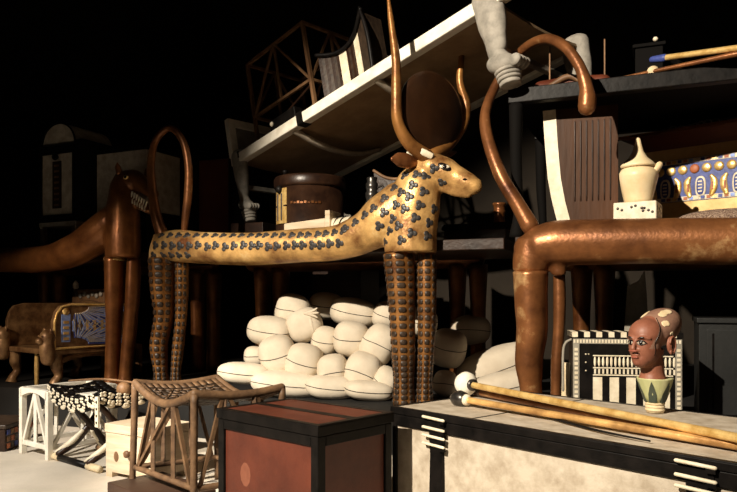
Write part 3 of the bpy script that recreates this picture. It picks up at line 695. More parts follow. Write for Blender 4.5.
# ------------------------------------------------------------------ linen bags under the cow couch
def bag(px, py, rx, ry, d, roll, yaw, ln, label, seam=True, pw=.78, tied=False):
    c = W(px, py, d); k = d/FPX; a, b, l = rx*k, ry*k, ln
    c.z = max(c.z, PZ+b*.97)
    X = V((math.cos(yaw), math.sin(yaw), 0)); Y = V((-math.sin(yaw), math.cos(yaw), 0))
    R = Matrix.Rotation(roll, 3, Y); ax = (R@X*a, Y*l, R@Z*b)
    t = thing('linen_bag', label, 'bag', V((c.x, c.y, c.z-b)), 'white linen bags piled under the cow couch')
    m = MB(M['sack']); m.ell(c, ax, 28, 16, pw)
    s = random.random()*9
    for i, v in enumerate(m.v):
        q = v-c; n1 = noise.noise(v*9+V((s,s,s))); m.v[i] = c+q*(1+.05*n1)
    bvh = BVHTree.FromPolygons(m.v, m.f)
    m.build('cloth', t)
    if seam:
        f = lambda x: math.copysign(abs(x)**pw, x)
        m = MB(M['seam']); rs = []
        for j in range(40):
            an = 2*math.pi*j/40; p = c+ax[0]*f(math.cos(an))+ax[1]*f(math.sin(an))+ax[2]*.08*math.sin(an*2+s)
            q, nn, _, _ = bvh.find_nearest(p); rs.append([q+nn*.0016+ax[2].normalized()*.0016, q+nn*.003, q+nn*.0016-ax[2].normalized()*.0016, q-nn*.002])
        m.rings(rs, closed=True); m.build('seam', t)
    if tied:
        m = MB(M['sack']); p0 = c+ax[0]*.55-Y*l*.75+ax[2]*.5
        for j in range(3):
            a_ = j*.55-.5; m.tube([p0-V((.02,0,0)), p0+V((.025*math.cos(a_),-.008,.025*math.sin(a_))), p0+V((.048*math.cos(a_),-.010,.045*math.sin(a_)))], [(.018,.010),(.016,.008),(.014,.005)], n=8)
        m.tube([p0-Z*.01, p0+V((.01,-.01,-.05)), p0+V((.02,-.005,-.09))], [.014,.012,.008], n=8); m.build('tied_neck', t)
R_ = math.radians
for args in (
 (244,373,26,11,3.52,R_(4),.15,.075,'flat pointed bag at the far left end of the pile'),
 (288,388,37,13,3.48,R_(4),.1,.09,'long low bag at the pile foot right of the flat pointed one'),
 (331,398,26,12,3.42,R_(4),.1,.09,'low bag at the pile foot just above the red chest'),
 (369,403,25,10,3.36,R_(6),.1,.085,'low bag at the pile foot nearest the cow front legs'),
 (255,356,11,10,3.72,R_(5),.2,.07,'small bag tucked behind the flat pointed bag at far left'),
 (278,355,19,20,3.60,R_(-16),.1,.12,'upright bag with a tilted seam in the left middle of the pile'),
 (304,362,19,19,3.56,R_(12),0,.12,'round square-ended bag in the middle of the second row'),
 (333,372,16,18,3.50,R_(-6),0,.12,'round bag right of the square-ended one in the second row'),
 (362,373,19,22,3.48,R_(20),0,.12,'big seamless-faced round bag two left of the cow leg'),
 (385,384,14,16,3.44,R_(25),0,.1,'small round bag touching the near cow leg low down'),
 (270,331,23,15,3.72,R_(6),0,.11,'wide bag with a level seam at the upper left of the pile'),
 (325,341,14,15,3.68,R_(8),0,.10,'small bag under the tied bag in the upper middle'),
 (351,339,18,18,3.62,R_(8),0,.12,'plump round bag right of the tied bag in the upper row'),
 (379,345,18,22,3.56,R_(32),0,.12,'large tilted bag with a slanting seam beside the cow leg'),
 (293,311,18,17,3.86,R_(15),.1,.12,'half-shaded bag on the top left of the pile'),
 (354,313,24,15,3.84,R_(10),.1,.12,'shaded bag on top of the pile in the cow shadow'),
 (386,316,14,14,3.80,R_(20),0,.12,'shaded top bag just left of the cow front leg'),
 (326,306,18,14,4.02,R_(5),0,.12,'shadowed bag at the back behind the tied bag'),
 (448,348,18,20,3.62,R_(10),0,.13,'big shaded bag showing right behind the cow front legs'),
 (497,366,42,19,3.62,R_(-18),.1,.12,'long flat bag with a rising seam between cow and lioness legs'),
 (505,392,34,14,3.40,R_(-10),.1,.09,'low shaded bag behind the staff heads by the lioness leg'),
 (445,383,12,13,3.44,R_(10),0,.08,'small crumpled bag just right of the cow front foot'),
 (470,330,20,15,3.95,R_(0),0,.12,'dark bag at the back right of the pile behind the cow legs'),
 (420,322,18,15,3.95,R_(5),0,.12,'shadowed back bag seen between the cow front legs'),
):
    bag(*args)
bag(305,325,18,17,3.70,R_(-25),0,.09,'bag with a gathered tied neck on the upper left of the pile', seam=False, tied=True)

# ------------------------------------------------------------------ throne under the hippo couch
zs = CH-(350-HY)/FPX*3.75
f0 = W(53,300,3.75); f0.z = PZ; TH = Frame(f0, (.44,-.35,0)); TW, TD = .56, .46         # x: 0 at the right front corner, negative to the left; y: back
TH = Frame(f0, (.782,-.623,0), (.623,.782,0)); S = zs-PZ
t = thing('gilded_throne', 'gilded armchair with lion heads, carved back and blue winged arm panel', 'throne', TH(-TW/2,TD/2,0))
m = MB(M['dbronze']); m.mat = mat('worn_gilt_wood', (.10,.045,.018), (.34,.20,.09), 14, .35, .42, .15); gw = m.mat
m.box(TH, -TW, 0, 0, TD, S-.03, S); m.build('seat', t, .006)
for x in (-TW+.04, -.04):
    for y in (.04, TD-.04):
        q = MB(gw); q.tube([TH(x,y,S-.02),TH(x,y,S*.6),TH(x+.0,y+.012,S*.32),TH(x,y-.012,.03),TH(x,y-.02,.0005)], [(.036,.036),(.032,.034),(.022,.024),(.024,.026),(.034,.038)], side=N, n=12, round_ends=False); q.build('leg', t)
q = MB(gw); q.tube([TH(-.03,.07,S*.72),TH(-.03,.16,S*.82),TH(-.03,.3,S*.84),TH(-.03,.39,S*.74)], [(.012,.018)]*4, side=TH.e1, n=8); q.build('apron', t)
q = MB(M['goldb']); q.tube([TH(-TW/2,.05,.0),TH(-TW/2,.05,S*.5),TH(-TW/2,.05,S-.03)], [.012,.014,.011], n=10); q.build('strut', t)
# backrest
AH = .25
q = MB(gw); q.prism([TH(-TW,TD,S),TH(0,TD,S),TH(0,TD,S+AH*.98),TH(-.05,TD,S+AH),TH(-TW*.5,TD,S+AH*.98),TH(-TW+.06,TD,S+AH*1.08),TH(-TW+.015,TD,S+AH*1.04),TH(-TW,TD,S+AH*.94)], TH.e2*.035); q.build('backrest', t, .008)
q = MB(M['goldb'])
for k in range(16):
    x = -TW+.06+(k % 8)*.06; z = S+.05+(k//8)*.085
    q.ell(TH(x,TD-.002,z+.02), (TH.e1*.017, TH.e2*.007, Z*.034), 8, 5); q.ell(TH(x+.01,TD-.002,z+.065), (TH.e1*.012, TH.e2*.008, Z*.012), 8, 5)
q.mat = gw; q.tube([TH(-TW+.03,TD,S+.03),TH(-TW+.03,TD,S+AH-.02),TH(-.05,TD,S+AH-.03),TH(-.03,TD,S+.03)], [.008]*4, n=6, res=1); q.build('back_relief', t)
def arm(x, inlaid):
    q = MB(gw); A = Frame(TH(x,0,S), TH.e2, TH.e1)
    pts = [(.0,0),(TD,0),(TD,AH),(.1,AH),(.04,AH-.015),(.015,AH-.05),(.0,AH-.10)]
    q.prism([A(a,-.015,b) for a,b in pts], A.e2*.03); o = q.build('arm_panel', t, .005)
    if inlaid:
        y = .016
        q = MB(M['goldb']); q.tube([A(a*.96+.008,y,b*.95+.006) for a,b in pts+pts[:1]], [.007]*8, n=6, res=1); q.build('panel_border', o)
        for cz, sgn in ((AH-.03,-1),(.03,1)):          # two outspread wings of feathers
            q = MB(M['blue'])
            for row, (r0, r1) in enumerate(((.05,.12),(.12,.20))):
                for k in range(13):
                    an = -.05+k*.14; ca, sa = math.cos(an), math.sin(an)*sgn
                    p0 = A(.13+ca*r0*1.45, y+.002, cz+sa*r0*.62); p1 = A(.13+ca*r1*1.45, y+.002, cz+sa*r1*.62)
                    if p1.z > zs+AH-.012 or p1.z < zs+.012: continue
                    q.mat = M['lblue'] if (k+row) % 3 else M['blue']; q.bar(p0, p1, .013, .006, A.e2)
                    q.mat = M['ivory']; q.bar(p0+Z*.007, p1+Z*.007, .0025, .0075, A.e2)
            q.build('wing', o)
        q = MB(M['lblue']); q.box(A, .045, .095, y-.004, y+.004, .04, AH-.06); q.mat = M['goldb']; q.lathe(A(.07,y,AH-.045), [(.02,0),(.02,.006),(.004,.008)], 14, A.e2)
        for k in range(4): q.box(A, .055, .085, y+.002, y+.007, .05+k*.03, .065+k*.03)
        q.build('inlaid_oval', o)
        q = MB(M['goldb'])
        for k in range(5): q.box(A, .14+k*.045, .155+k*.045, y-.003, y+.005, .10, .155)
        q.build('sign_relief', o)
arm(-.015, True); arm(-TW+.015, False)
for x in (-.02, -TW+.02):
    q = MB(gw); c = TH(x,-.02,S+.02)
    q.tube([c+Z*-.07, c+Z*-.02, c+Z*.03], [(.034,.036),(.040,.042),(.036,.036)], side=TH.e1, n=12)
    q.ell(c+Z*.045, (TH.e1*.042, TH.e2*.042, Z*.046), 14, 10); q.ell(c+TH.e2*-.04+Z*.03, (TH.e1*.022, TH.e2*.024, Z*.02), 12, 8)
    for s in (-1,1): q.ell(c+TH.e1*(s*.034)+Z*.083, (TH.e1*.013, TH.e2*.008, Z*.016), 10, 6)
    for s in (-1,1): q.ell(c+TH.e1*(s*.018)+TH.e2*-.038+Z*.055, (TH.e1*.008, TH.e2*.006, Z*.005), 8, 5)
    q.build('lion_head', t)
q0 = W(74,300,4.55); q0.z = PZ; CB = Frame(q0, (.85,-.52,0)); zz = lambda y: CH+(HY-y)/FPX*4.5-PZ
t = thing('carved_chair', 'grey carved chair back with a pale finial behind the throne', 'chair', q0)
m = MB(M['gwhite']); m.mat = M['brown']; m.box(CB, .0, .30, 0, .035, zz(345), zz(289)); m.build('backrest', t, .006)
m = MB(M['gwhite'])
for k in range(7): m.ell(CB(.03+k*.04,-.004,zz(294)-.012*(k % 2)), (CB.e1*.017, CB.e2*.008, Z*.017), 8, 5)
m.build('carving', t)
m = MB(M['ivory']); m.lathe(CB(-.01,.02,zz(292)), [(.016,0),(.012,.02),(.02,.03),(.018,.055),(.004,.075)], 12); m.build('finial', t)
m = MB(M['brown']); m.box(CB, -.02, .30, .0, .3, zz(350), zz(345)); m.build('seat', t)
for x in (-.01,.27):
    for y in (.0,.27):
        m = MB(M['brown']); m.box(CB, x, x+.03, y, y+.03, 0, zz(350)); m.build('leg', t)
m = MB(M['brown']); m.box(CB, -.02, .01, 0, .035, zz(345), zz(292)); m.build('back_post', t)

# ------------------------------------------------------------------ front row on the floor
# painted low box
p0 = FL(5,452); p1 = FL(36,440); e = (p1-p0); e.z = 0; L1 = e.length; PB = Frame(p0, e.normalized())
t = thing('painted_casket', 'low dark casket with red and blue painted sides at the left edge of the floor', 'box', p0)
m = MB(M['dbrown']); m.box(PB, 0, L1, 0, .3, 0, .10); m.build('body', t, .003)
m = MB(M['black']); m.mat = M['dinlay']; m.box(PB, -.006, L1+.006, -.006, .306, .10, .118); m.build('lid', t, .003)
m = MB(M['redin'])
for r_ in range(3):
    for k in range(8):
        m.mat = M[('redin','dinlay','blue','brown')[(k+r_*3) % 4]]; m.box(PB, .012+k*L1/8.4, .012+k*L1/8.4+L1/11, -.004, 0, .012+r_*.03, .034+r_*.03)
m.build('painted_side', t)
# white lattice stool
p0 = FL(23,453); p1 = FL(49,460); e = p1-p0; e.z = 0; w1 = e.length; WS = Frame(p0, e.normalized()); dpt = .30; SH = .30
t = thing('white_stool', 'white painted lattice stool standing on the floor at far left', 'stool', WS(w1/2,dpt/2,0)); T_ = .024
for x in (0,w1):
    for y in (0,dpt):
        m = MB(M['white']); m.box(WS, x-T_/2, x+T_/2, y-T_/2, y+T_/2, 0, SH-.016); m.build('leg', t, .002)
def arcrail(a, b, nm='seat_rail'):
    a, b = V(a), V(b); m = MB(M['white']); n_ = 8; ev = (b-a); dp = V((0,0,1)).cross(ev.normalized())*T_*.5
    up = [a+ev*(i/n_)+Z*0 for i in range(n_+1)]; lo = [a+ev*(i/n_)-Z*(.016+.026*(2*i/n_-1)**2) for i in range(n_+1)]
    m.prism([p-dp for p in up+lo[::-1]], dp*2); m.build(nm, t)
cs = [(0,0),(w1,0),(w1,dpt),(0,dpt)]
for i in range(4):
    a, b = cs[i], cs[(i+1)%4]; arcrail(WS(*a,SH-.012), WS(*b,SH-.012))
    c = ((a[0]+b[0])/2,(a[1]+b[1])/2); ins = lambda p: (p[0]+(c[0]-p[0])*.12, p[1]+(c[1]-p[1])*.12)
    m = MB(M['white']); m.bar(WS(*a,.05), WS(*b,.05), .016, .02); m.build('stretcher', t, .002)
    m = MB(M['white']); m.bar(WS(*ins(a),.055), WS(*c,SH-.03), .014, .014); m.bar(WS(*ins(b),.055), WS(*c,SH-.03), .014, .014); m.bar(WS(*c,.055), WS(*c,SH-.03), .013, .013); m.build('lattice', t)
# folding stool with spotted seat
p0 = V((-1.325,2.93,0)); FS = Frame(p0, (.77,-.64,0)); FW, FD, FH = .385, .21, .30
t = thing('folding_stool', 'folding stool with a black seat of white animal-skin spots and bird-head feet', 'stool', FS(FW/2,FD/2,0))
for y, nm in ((.0,'floor_bar'),(FD,'floor_bar')):
    m = MB(M['black']); m.tube([FS(.06,y,.015),FS(FW-.08,y,.015)], [.013,.013], n=10, res=1, round_ends=False); m.build(nm, t)
    for xa, xb in ((-.005,.065),(FW-.09,FW)):
        m = MB(M['brown']); m.mat = M['patch'] if y == 0 else M['brown']; m.tube([FS(xa,y,.015),FS(xb,y,.015)], [.0145,.0145], n=10, res=1, round_ends=False); m.build('bar_end', t)
for x in (.06, FW-.08):
    for s in (0,1):
        ya, yb = (0,FD) if s == 0 else (FD,0)
        m = MB(M['dbrown']); xx = x+(.02 if s else 0)
        m.tube([FS(xx,ya,.03), FS(xx+.03,ya*.75+yb*.25,.075), FS(xx+.05,(ya+yb)/2,.14), FS(xx+.04,ya*.2+yb*.8,.22), FS(xx+.03,yb,FH-.03)], [(.013,.013),(.014,.018),(.012,.014),(.011,.012),(.012,.012)], side=FS.e1, n=10); m.build('crossed_leg', t)
        m = MB(M['ivory']); q_ = FS(xx+.014,ya*.9+yb*.1,.05)
        m.tube([FS(xx-.03,ya,.030), FS(xx+.0,ya*.9+yb*.1-.012,.045), FS(xx+.03,ya*.75+yb*.25-.012,.078), FS(xx+.048,ya*.58+yb*.42-.012,.118)], [(.005,.007),(.010,.013),(.013,.014),(.009,.010)], side=FS.e1, n=10)
        m.mat = M['seam']; m.ell(FS(xx+.02,ya*.8+yb*.2-.024,.068), (FS.e1*.004,FS.e2*.004,Z*.004), 8, 5); m.build('bird_head', t)
nn, mm = 14, 8
def sz(a, b): return FH+.018-.045*math.sin(math.pi*a)-.02*math.sin(math.pi*b)
m = MB(M['black']); m.smooth = True
P = lambda a, b, dz=0: FS(-.01+(FW+.02)*a, -.012+(FD+.024)*b, sz(a,b)+dz)
for i in range(nn):
    for j in range(mm):
        a, b, c, d_ = i/nn, (i+1)/nn, j/mm, (j+1)/mm
        m.hexa([P(a,c,-.014),P(b,c,-.014),P(b,d_,-.014),P(a,d_,-.014),P(a,c),P(b,c),P(b,d_),P(a,d_)])
def skirt(fn, n_):
    for i in range(n_):
        a, b = i/n_, (i+1)/n_
        pa, pb = fn(a), fn(b); o_ = fn.out*.006
        h_ = lambda f: .044+.016*abs(math.sin(f*math.pi*2))
        m.hexa([pa-Z*h_(a), pb-Z*h_(b), pb-Z*h_(b)-o_, pa-Z*h_(a)-o_, pa, pb, pb-o_, pa-o_])
f_ = lambda a: P(a,0); f_.out = -FS.e2; skirt(f_, 16)
f2 = lambda a: P(1,a); f2.out = FS.e1; skirt(f2, 10)
random.seed(3)
m.mat = M['ivory']
def blotch(c, x, y, k, nrm):
    for j in range(4):
        an = j*1.571+random.random(); m.ell(c+(x*math.cos(an)+y*math.sin(an))*k*.6, (x*k*.62, y*k*.42, nrm*.0014), 8, 4)
for i in range(10):
    for r_ in range(2):
        a = (i+.5+.4*(r_%2))/10.5; blotch(P(a,0,-.010-.025*r_)-FS.e2*.0065, FS.e1, Z, .0135, FS.e2)
    if i % 2: m.ell(P((i+.5)/10.5,0,-.050)-FS.e2*.004, (FS.e1*.022,FS.e2*.004,Z*.009), 8, 4)
for i in range(7):
    for r_ in range(2): blotch(P(1,(i+.5)/7.2,-.010-.025*r_)+FS.e1*.0065, FS.e2, Z, .0135, FS.e1)
    if i % 2: m.ell(P(1,(i+.5)/7.2,-.050)+FS.e1*.004, (FS.e2*.020,FS.e1*.004,Z*.009), 8, 4)
for i in range(7):
    for j in range(4): blotch(P((i+.6)/7.5,(j+.6)/4.6), FS.e1, FS.e2, .010, Z)
m.build('seat', t)
m = MB(M['ivory']); c = P(1,0,-.02)+FS.e1*.012-FS.e2*.012; m.box(Frame(c, FS.e1), -.011, .011, -.004, .004, -.115, 0)
m.mat = M['seam']
for k in range(4): m.ell(c-FS.e2*.004-Z*(.02+.026*k), (FS.e1*.006, FS.e2*.002, Z*.006), 8, 4)
m.build('hanging_tail', t)
c = P(.45,.45,.012); t = thing('walking_stick', 'thin reddish stick lying across the spotted folding stool', 'stick', c)
a_, b_ = P(.05,.35,.028), P(.98,.75,.03); m = MB(M['brown']); m.tube([a_, a_.lerp(b_,.5)+Z*.012, b_], [.0045]*3, n=8); m.build('shaft', t)
c = P(.96,.5,.0); m = MB(M['brown']); m.origin = c.copy(); m.lathe(c, [(.022,0.002),(.03,.012),(.028,.034),(.016,.046),(.004,.05)], 14)
tag(m.build('clay_ball'), 'round brown ball resting on the spotted stool seat corner', 'ball')
m = MB(M['white']); c = P(.35,.55,.01); m.origin = c.copy(); m.box(Frame(c, FS.e1), -.055, .055, -.04, .04, -.002, .006); tag(m.build('white_pad', None, .003), 'flat white pad on the spotted folding stool seat', 'pad')
# pine box
p0 = V((-.992,2.645,0)); XB = Frame(p0, (.85,-.527,0)); w1, d1, h1 = .245, .19, .20
t = thing('pine_box', 'small pale wooden box with a loose lid behind the brown stool', 'box', XB(w1/2,d1/2,0))
m = MB(M['pine']); m.box(XB, 0, w1, 0, d1, .02, h1-.035); m.mat = M['brown']
m.ell(XB(w1*.24,-.0005,.08), (XB.e1*.014, XB.e2*.0015, Z*.02), 12, 5); m.build('body', t, .003)
m = MB(M['pine']); m.box(XB, -.004, w1+.004, -.004, d1+.004, h1-.033, h1); m.build('lid', t, .003)
for x in (0, w1-.035):
    for y in (0, d1-.03):
        m = MB(M['pine']); m.box(XB, x, x+.035, y, y+.03, 0, .02); m.build('foot', t)
m = MB(M['brown']); m.lathe(XB(w1*.55,0,.10), [(.008,0),(.008,.008),(.014,.012),(.013,.02),(.003,.022)], 12, -XB.e2); m.build('knob', t)
# dark plinth
sx = Frame((-.81+.02,2.43,0), (.274,-.28,0), (.286,.175,0))
t = MB(M['plinth']); q0 = FL(107,482,.045); q0.z = 0; DP = Frame(q0, (.72,-.69,0)); t.origin = q0.copy(); t.box(DP, 0, .34, .0, .21, 0, .045); 
tag(t.build('wooden_plinth', None, .004), 'low dark brown slab on the floor under the brown stool', 'plinth')
# brown lattice stool
A_, B_, D_ = V((-.810,2.43,0)), V((-.535,2.15,0)), V((-.560,2.585,0)); C_ = B_+(D_-A_)
SH = .385
t = thing('brown_stool', 'brown weathered lattice stool with a curved woven seat beside the red chest', 'stool', (A_+C_)/2)
cor = [A_,B_,C_,D_]
cen = (A_+C_)/2
for q in cor:
    m = MB(M['stool']); sp_ = (q-cen).normalized()*.012; m.tube([q+sp_+Z*.0005, q+sp_*.4+Z*.2, q+Z*(SH-.01)], [.0105,.0115,.0125], n=10, round_ends=False); m.build('leg', t)
for i in range(4):
    a, b = cor[i], cor[(i+1)%4]; mid = (a+b)/2
    m = MB(M['stool']); m.tube([a+Z*.085, b+Z*.085], [.010,.010], n=10, res=1); m.build('stretcher', t)
    dip = .05 if i % 2 == 0 else .014
    m = MB(M['stool'])
    P_ = [a+(b-a)*f+Z*(SH-.008-dip*math.sin(math.pi*f)) for f in (0,.12,.3,.5,.7,.88,1)]
    m.tube(P_, [(.0115,.014)]*7, side=(b-a).normalized().cross(Z), n=12); m.build('seat_rail', t)
    tp = lambda f: a+(b-a)*f+Z*(SH-.016-dip*math.sin(math.pi*f))
    lo_ = lambda f: a+(b-a)*f+Z*.088
    m = MB(M['stool'])
    for f0_, f1_ in ((.33,.33),(.67,.67),(.30,.06),(.70,.94),(.62,.06) if i == 0 else (.38,.94)):
        m.bar(tp(f0_), lo_(f1_), .0125, .011)
    m.build('lattice', t)
m = MB(M['dinlay']); m.smooth = True
S_ = lambda a, b, dz=0: A_+(B_-A_)*a+(D_-A_)*b+Z*(SH+.000-.05*math.sin(math.pi*a)-.014*math.sin(math.pi*b)+dz)
nn = 12
for i in range(nn):
    for j in range(nn):
        a, b, c, d_ = .02+.96*i/nn, .02+.96*(i+1)/nn, .02+.96*j/nn, .02+.96*(j+1)/nn
        m.mat = M['stool'] if i in (0,nn-1) or j in (0,nn-1) else M['dinlay']
        m.hexa([S_(a,c,-.010),S_(b,c,-.010),S_(b,d_,-.010),S_(a,d_,-.010),S_(a,c),S_(b,c),S_(b,d_),S_(a,d_)])
m.mat = M['stool']
for i in range(15):
    for j in range(15):
        if random.random() < .28: continue
        a, b = .12+.76*(i+.5)/15, .12+.76*(j+.5)/15
        an = .785*(1 if (i+j) % 2 else -1); x_ = (B_-A_).normalized(); y_ = (D_-A_).normalized(); dr = x_*math.cos(an)+y_*math.sin(an)
        m.bar(S_(a,b)-dr*.010, S_(a,b)+dr*.010, .005, .005)
m.build('woven_seat', t)

# red chest
def framed_chest(name, label, fr, w, d, h, panel, lid_h, rail, post, root_z=0, batten=True, tp=.014):
    t = thing(name, label, 'chest', fr(w/2,d/2,0)); k = M['black']
    m = MB(panel); m.box(fr, .008, w-.008, .008, d-.008, .02, h-lid_h); m.build('body', t)
    m = MB(k)
    for x in (0,w-post):
        for y in (0,d-post): m.box(fr, x, x+post, y, y+post, 0, h-lid_h)
    for z0, z1 in ((.02,.02+rail),(h-lid_h-rail,h-lid_h)):
        m.box(fr, post, w-post, 0, .02, z0, z1); m.box(fr, post, w-post, d-.02, d, z0, z1)
        m.box(fr, 0, .02, post, d-post, z0, z1); m.box(fr, w-.02, w, post, d-post, z0, z1)
    m.build('frame', t, .0025)
    m = MB(k); e_ = .004
    m.box(fr, -e_, w+e_, -e_, d+e_, h-lid_h+.0015, h-.003)
    for x0_,x1_,y0_,y1_ in ((-e_,w+e_,-e_,tp),(-e_,w+e_,d-tp,d+e_),(-e_,tp,tp,d-tp),(w-tp,w+e_,tp,d-tp)): m.box(fr, x0_,x1_,y0_,y1_, h-.003, h)
    if batten: m.box(fr, tp, w-tp, d*.5-.016, d*.5+.016, h-.003, h)
    o = m.build('lid', t, .002)
    m = MB(panel); m.box(fr, tp, w-tp, tp, d-tp, h-.004, h-.0012); m.build('lid_panel', o)
    return t
RH = .344
p0 = FL(218,408,RH); p0.z = 0; p1 = FL(318,425.5,RH); p1.z = 0; RC = Frame(p0, (p1-p0).normalized()); w1 = (p1-p0).length
rc = framed_chest('red_chest', 'red wooden chest edged in black in the centre foreground', RC, w1, .292, RH, M['redw'], .03, .028, .028, tp=.018)
m = MB(mat('worn_red_mark', (.17,.055,.03), (.23,.08,.045), 30, 0, .6, .05)); m.ell(RC(w1*.28,.0085,.165), (RC.e1*.026, RC.e2*.0012, Z*.038), 14, 6); m.build('worn_patch', rc)
# white chest
p0 = FL(392,406,RH); p0.z = 0; WC = Frame(p0, (.662,-.749,0)); cw, cdp = 1.10, .58
wc = framed_chest('white_chest', 'long cream chest edged in black with peg fastenings, right foreground', WC, cw, cdp, RH, M['cream'], .022, .034, .017, batten=False, tp=.012)
m = MB(M['black']); m.box(WC, .30, .308, .012, cdp-.012, RH-.0035, RH-.0005); m.build('lid_batten', wc)
for tc in (.185, .917):
    q = MB(M['black'])
    q.prism([WC(tc-.030,-.003,RH-.025),WC(tc+.030,-.003,RH-.025),WC(tc+.022,-.003,RH-.12),WC(tc+.026,-.003,.02),WC(tc-.030,-.003,.02),WC(tc-.024,-.003,RH-.12)], WC.e2*.009); o = q.build('fastening_strip', wc)
    for z in (RH-.016, RH-.045, RH-.068, RH-.091):
        q = MB(M['ivory']); q.tube([WC(tc-.045,-.010,z+.003),WC(tc+.034,-.010,z)], [.0042,.0042], n=8, res=1); q.build('peg', o)
        q = MB(M['black']); q.box(WC, tc+.016, tc+.036, -.013, -.003, z-.012, z-.003); q.build('peg_shadow', o)  # black block drawn as the cast shadow of the peg

# staffs on the white chest
def onz(px, py, z): return FL(px, py, z)
s0, s1 = onz(470,384.5,RH+.043), onz(600,410.5,RH+.037); s1 = s0+(s1-s0)*2.6
hd = (s0-s1).normalized()
def kn(q):
    q.mat = M['white']; c = s0+hd*.008; q.lathe(c, [(.010,-.02),(.028,-.012),(.038,.002),(.040,.018),(.032,.036),(.012,.044)], 20, hd)
    q.mat = dm; q.lathe(c-hd*.028, [(.014,0),(.02,.004),(.018,.02),(.012,.022)], 14, hd)
staff('knobbed_gold_staff', 'bright gold staff with a large white knob, uppermost on the cream chest', [s0, s0.lerp(s1,.5), s1], [.0105,.0105,.0105], M['goldb'], s0, extra=(('knob', kn),))
t0, t1 = onz(464,399.5,RH+.020), onz(600,422.5,RH+.0162); t1 = t0+(t1-t0)*2.4
h2 = (t0-t1).normalized()
def kn2(q):
    q.mat = dm; c = t0+h2*.005; q.lathe(c, [(.012,-.02),(.022,-.008),(.026,.012),(.022,.03),(.012,.044),(.003,.05)], 16, h2); q.mat = M['ivory']; q.lathe(c-h2*.026, [(.013,0),(.016,.004),(.018,.014),(.014,.018)], 14, h2)
staff('dark_tipped_staff', 'old gold staff with a dark pointed tip, nearest the cream chest front', [t0, t0.lerp(t1,.5), t1], [.0098,.0098,.0098], M['gold'], t0, extra=(('knob', kn2),))
t0, t1 = onz(480,392.5,RH+.016), onz(600,416,RH+.0135); t1 = t0+(t1-t0)*2.2
def tip3(q): q.mat = M['dbrown']; d3 = (t0-t1).normalized(); q.tube([t0+d3*.03, t0], [.011,.014], n=10)
staff('brown_staff', 'reddish brown staff lying between the two gold ones', [t0, t0.lerp(t1,.5), t1], [.011,.010,.010], M['bronze'], t0, extra=(('tip', tip3),))
t0 = onz(503,405,RH+.006); P_ = [onz(503,404.5,RH+.006), onz(530,412,RH+.006), onz(560,420.5,RH+.006), onz(600,431,RH+.006), onz(650,441,RH+.006)]
staff('black_bow', 'thin black curved bow stave lying flat on the cream chest', P_, [.002,.003,.0035,.003,.002], M['black'], t0, n=8, cat='bow')
for px, py, rx, lab, mt in ((497,394,7,'pinkish flint lump behind the gold staffs','skin'),(513,398.5,6,'dark grey pebble behind the gold staffs','silver')):
    c = onz(px, py+3, RH+.0); m = MB(M[mt]); m.origin = c.copy(); m.ell(c+Z*.012, (V((1,0,0))*.022, V((0,1,0))*.016, Z*.0125), 14, 8, .85); tag(m.build('pebble'), lab, 'stone')

# ------------------------------------------------------------------ painted head on a lotus
bd = 2.0; bc = W(655,300,bd); bc.z = RH; k = bd/FPX
zz = lambda y: CH-(y-HY)*k-RH
t = thing('lotus_head_bust', 'painted brown child head rising from a green lotus on the cream chest', 'bust', bc)
m = MB(M['patch']); m.lathe(bc, [(.024,.0005),(.026,.012),(.025,zz(403)),(.024,zz(402))], 20)
for j in range(3): m.lathe(bc+Z*(zz(402)-.006-.009*j), [(.0262,0),(.0272,.003),(.0262,.006)], 20)
m.build('foot', t)
m = MB(M['lotus']); pr = [(.026,zz(402)),(.034,zz(395)),(.042,zz(387)),(.049,zz(379)),(.050,zz(377.5)),(.042,zz(378.5)),(.012,zz(378))]; m.lathe(bc, pr, 28); m.build('lotus_cup', t)
m = MB(M['dgreen'])
for j in range(6):
    an = -2.15+j*1.047
    pt = lambda a_, r_, z_: bc+V((math.cos(a_)*r_, math.sin(a_)*r_, z_))
    m.add([pt(an-.40,.0285,zz(401.5)),pt(an-.2,.0290,zz(401.5)),pt(an,.0292,zz(401.5)),pt(an+.2,.0290,zz(401.5)),pt(an+.40,.0285,zz(401.5)),pt(an+.30,.0375,zz(393)),pt(an+.14,.0450,zz(386)),pt(an,.0503,zz(380)),pt(an-.14,.0450,zz(386)),pt(an-.30,.0375,zz(393))], [tuple(range(10))])
m.build('dark_petals', t)
# head
hf = V((-.83,-.56,0)).normalized(); hs = V((0,0,1)).cross(hf).normalized()      # facing, its left side
hc = bc+hf*.008+V((-.0135,0,0))+Z*zz(342)
def hp(a, b, c): return hc+hf*a+hs*b+Z*c
m = MB(M['skin'])
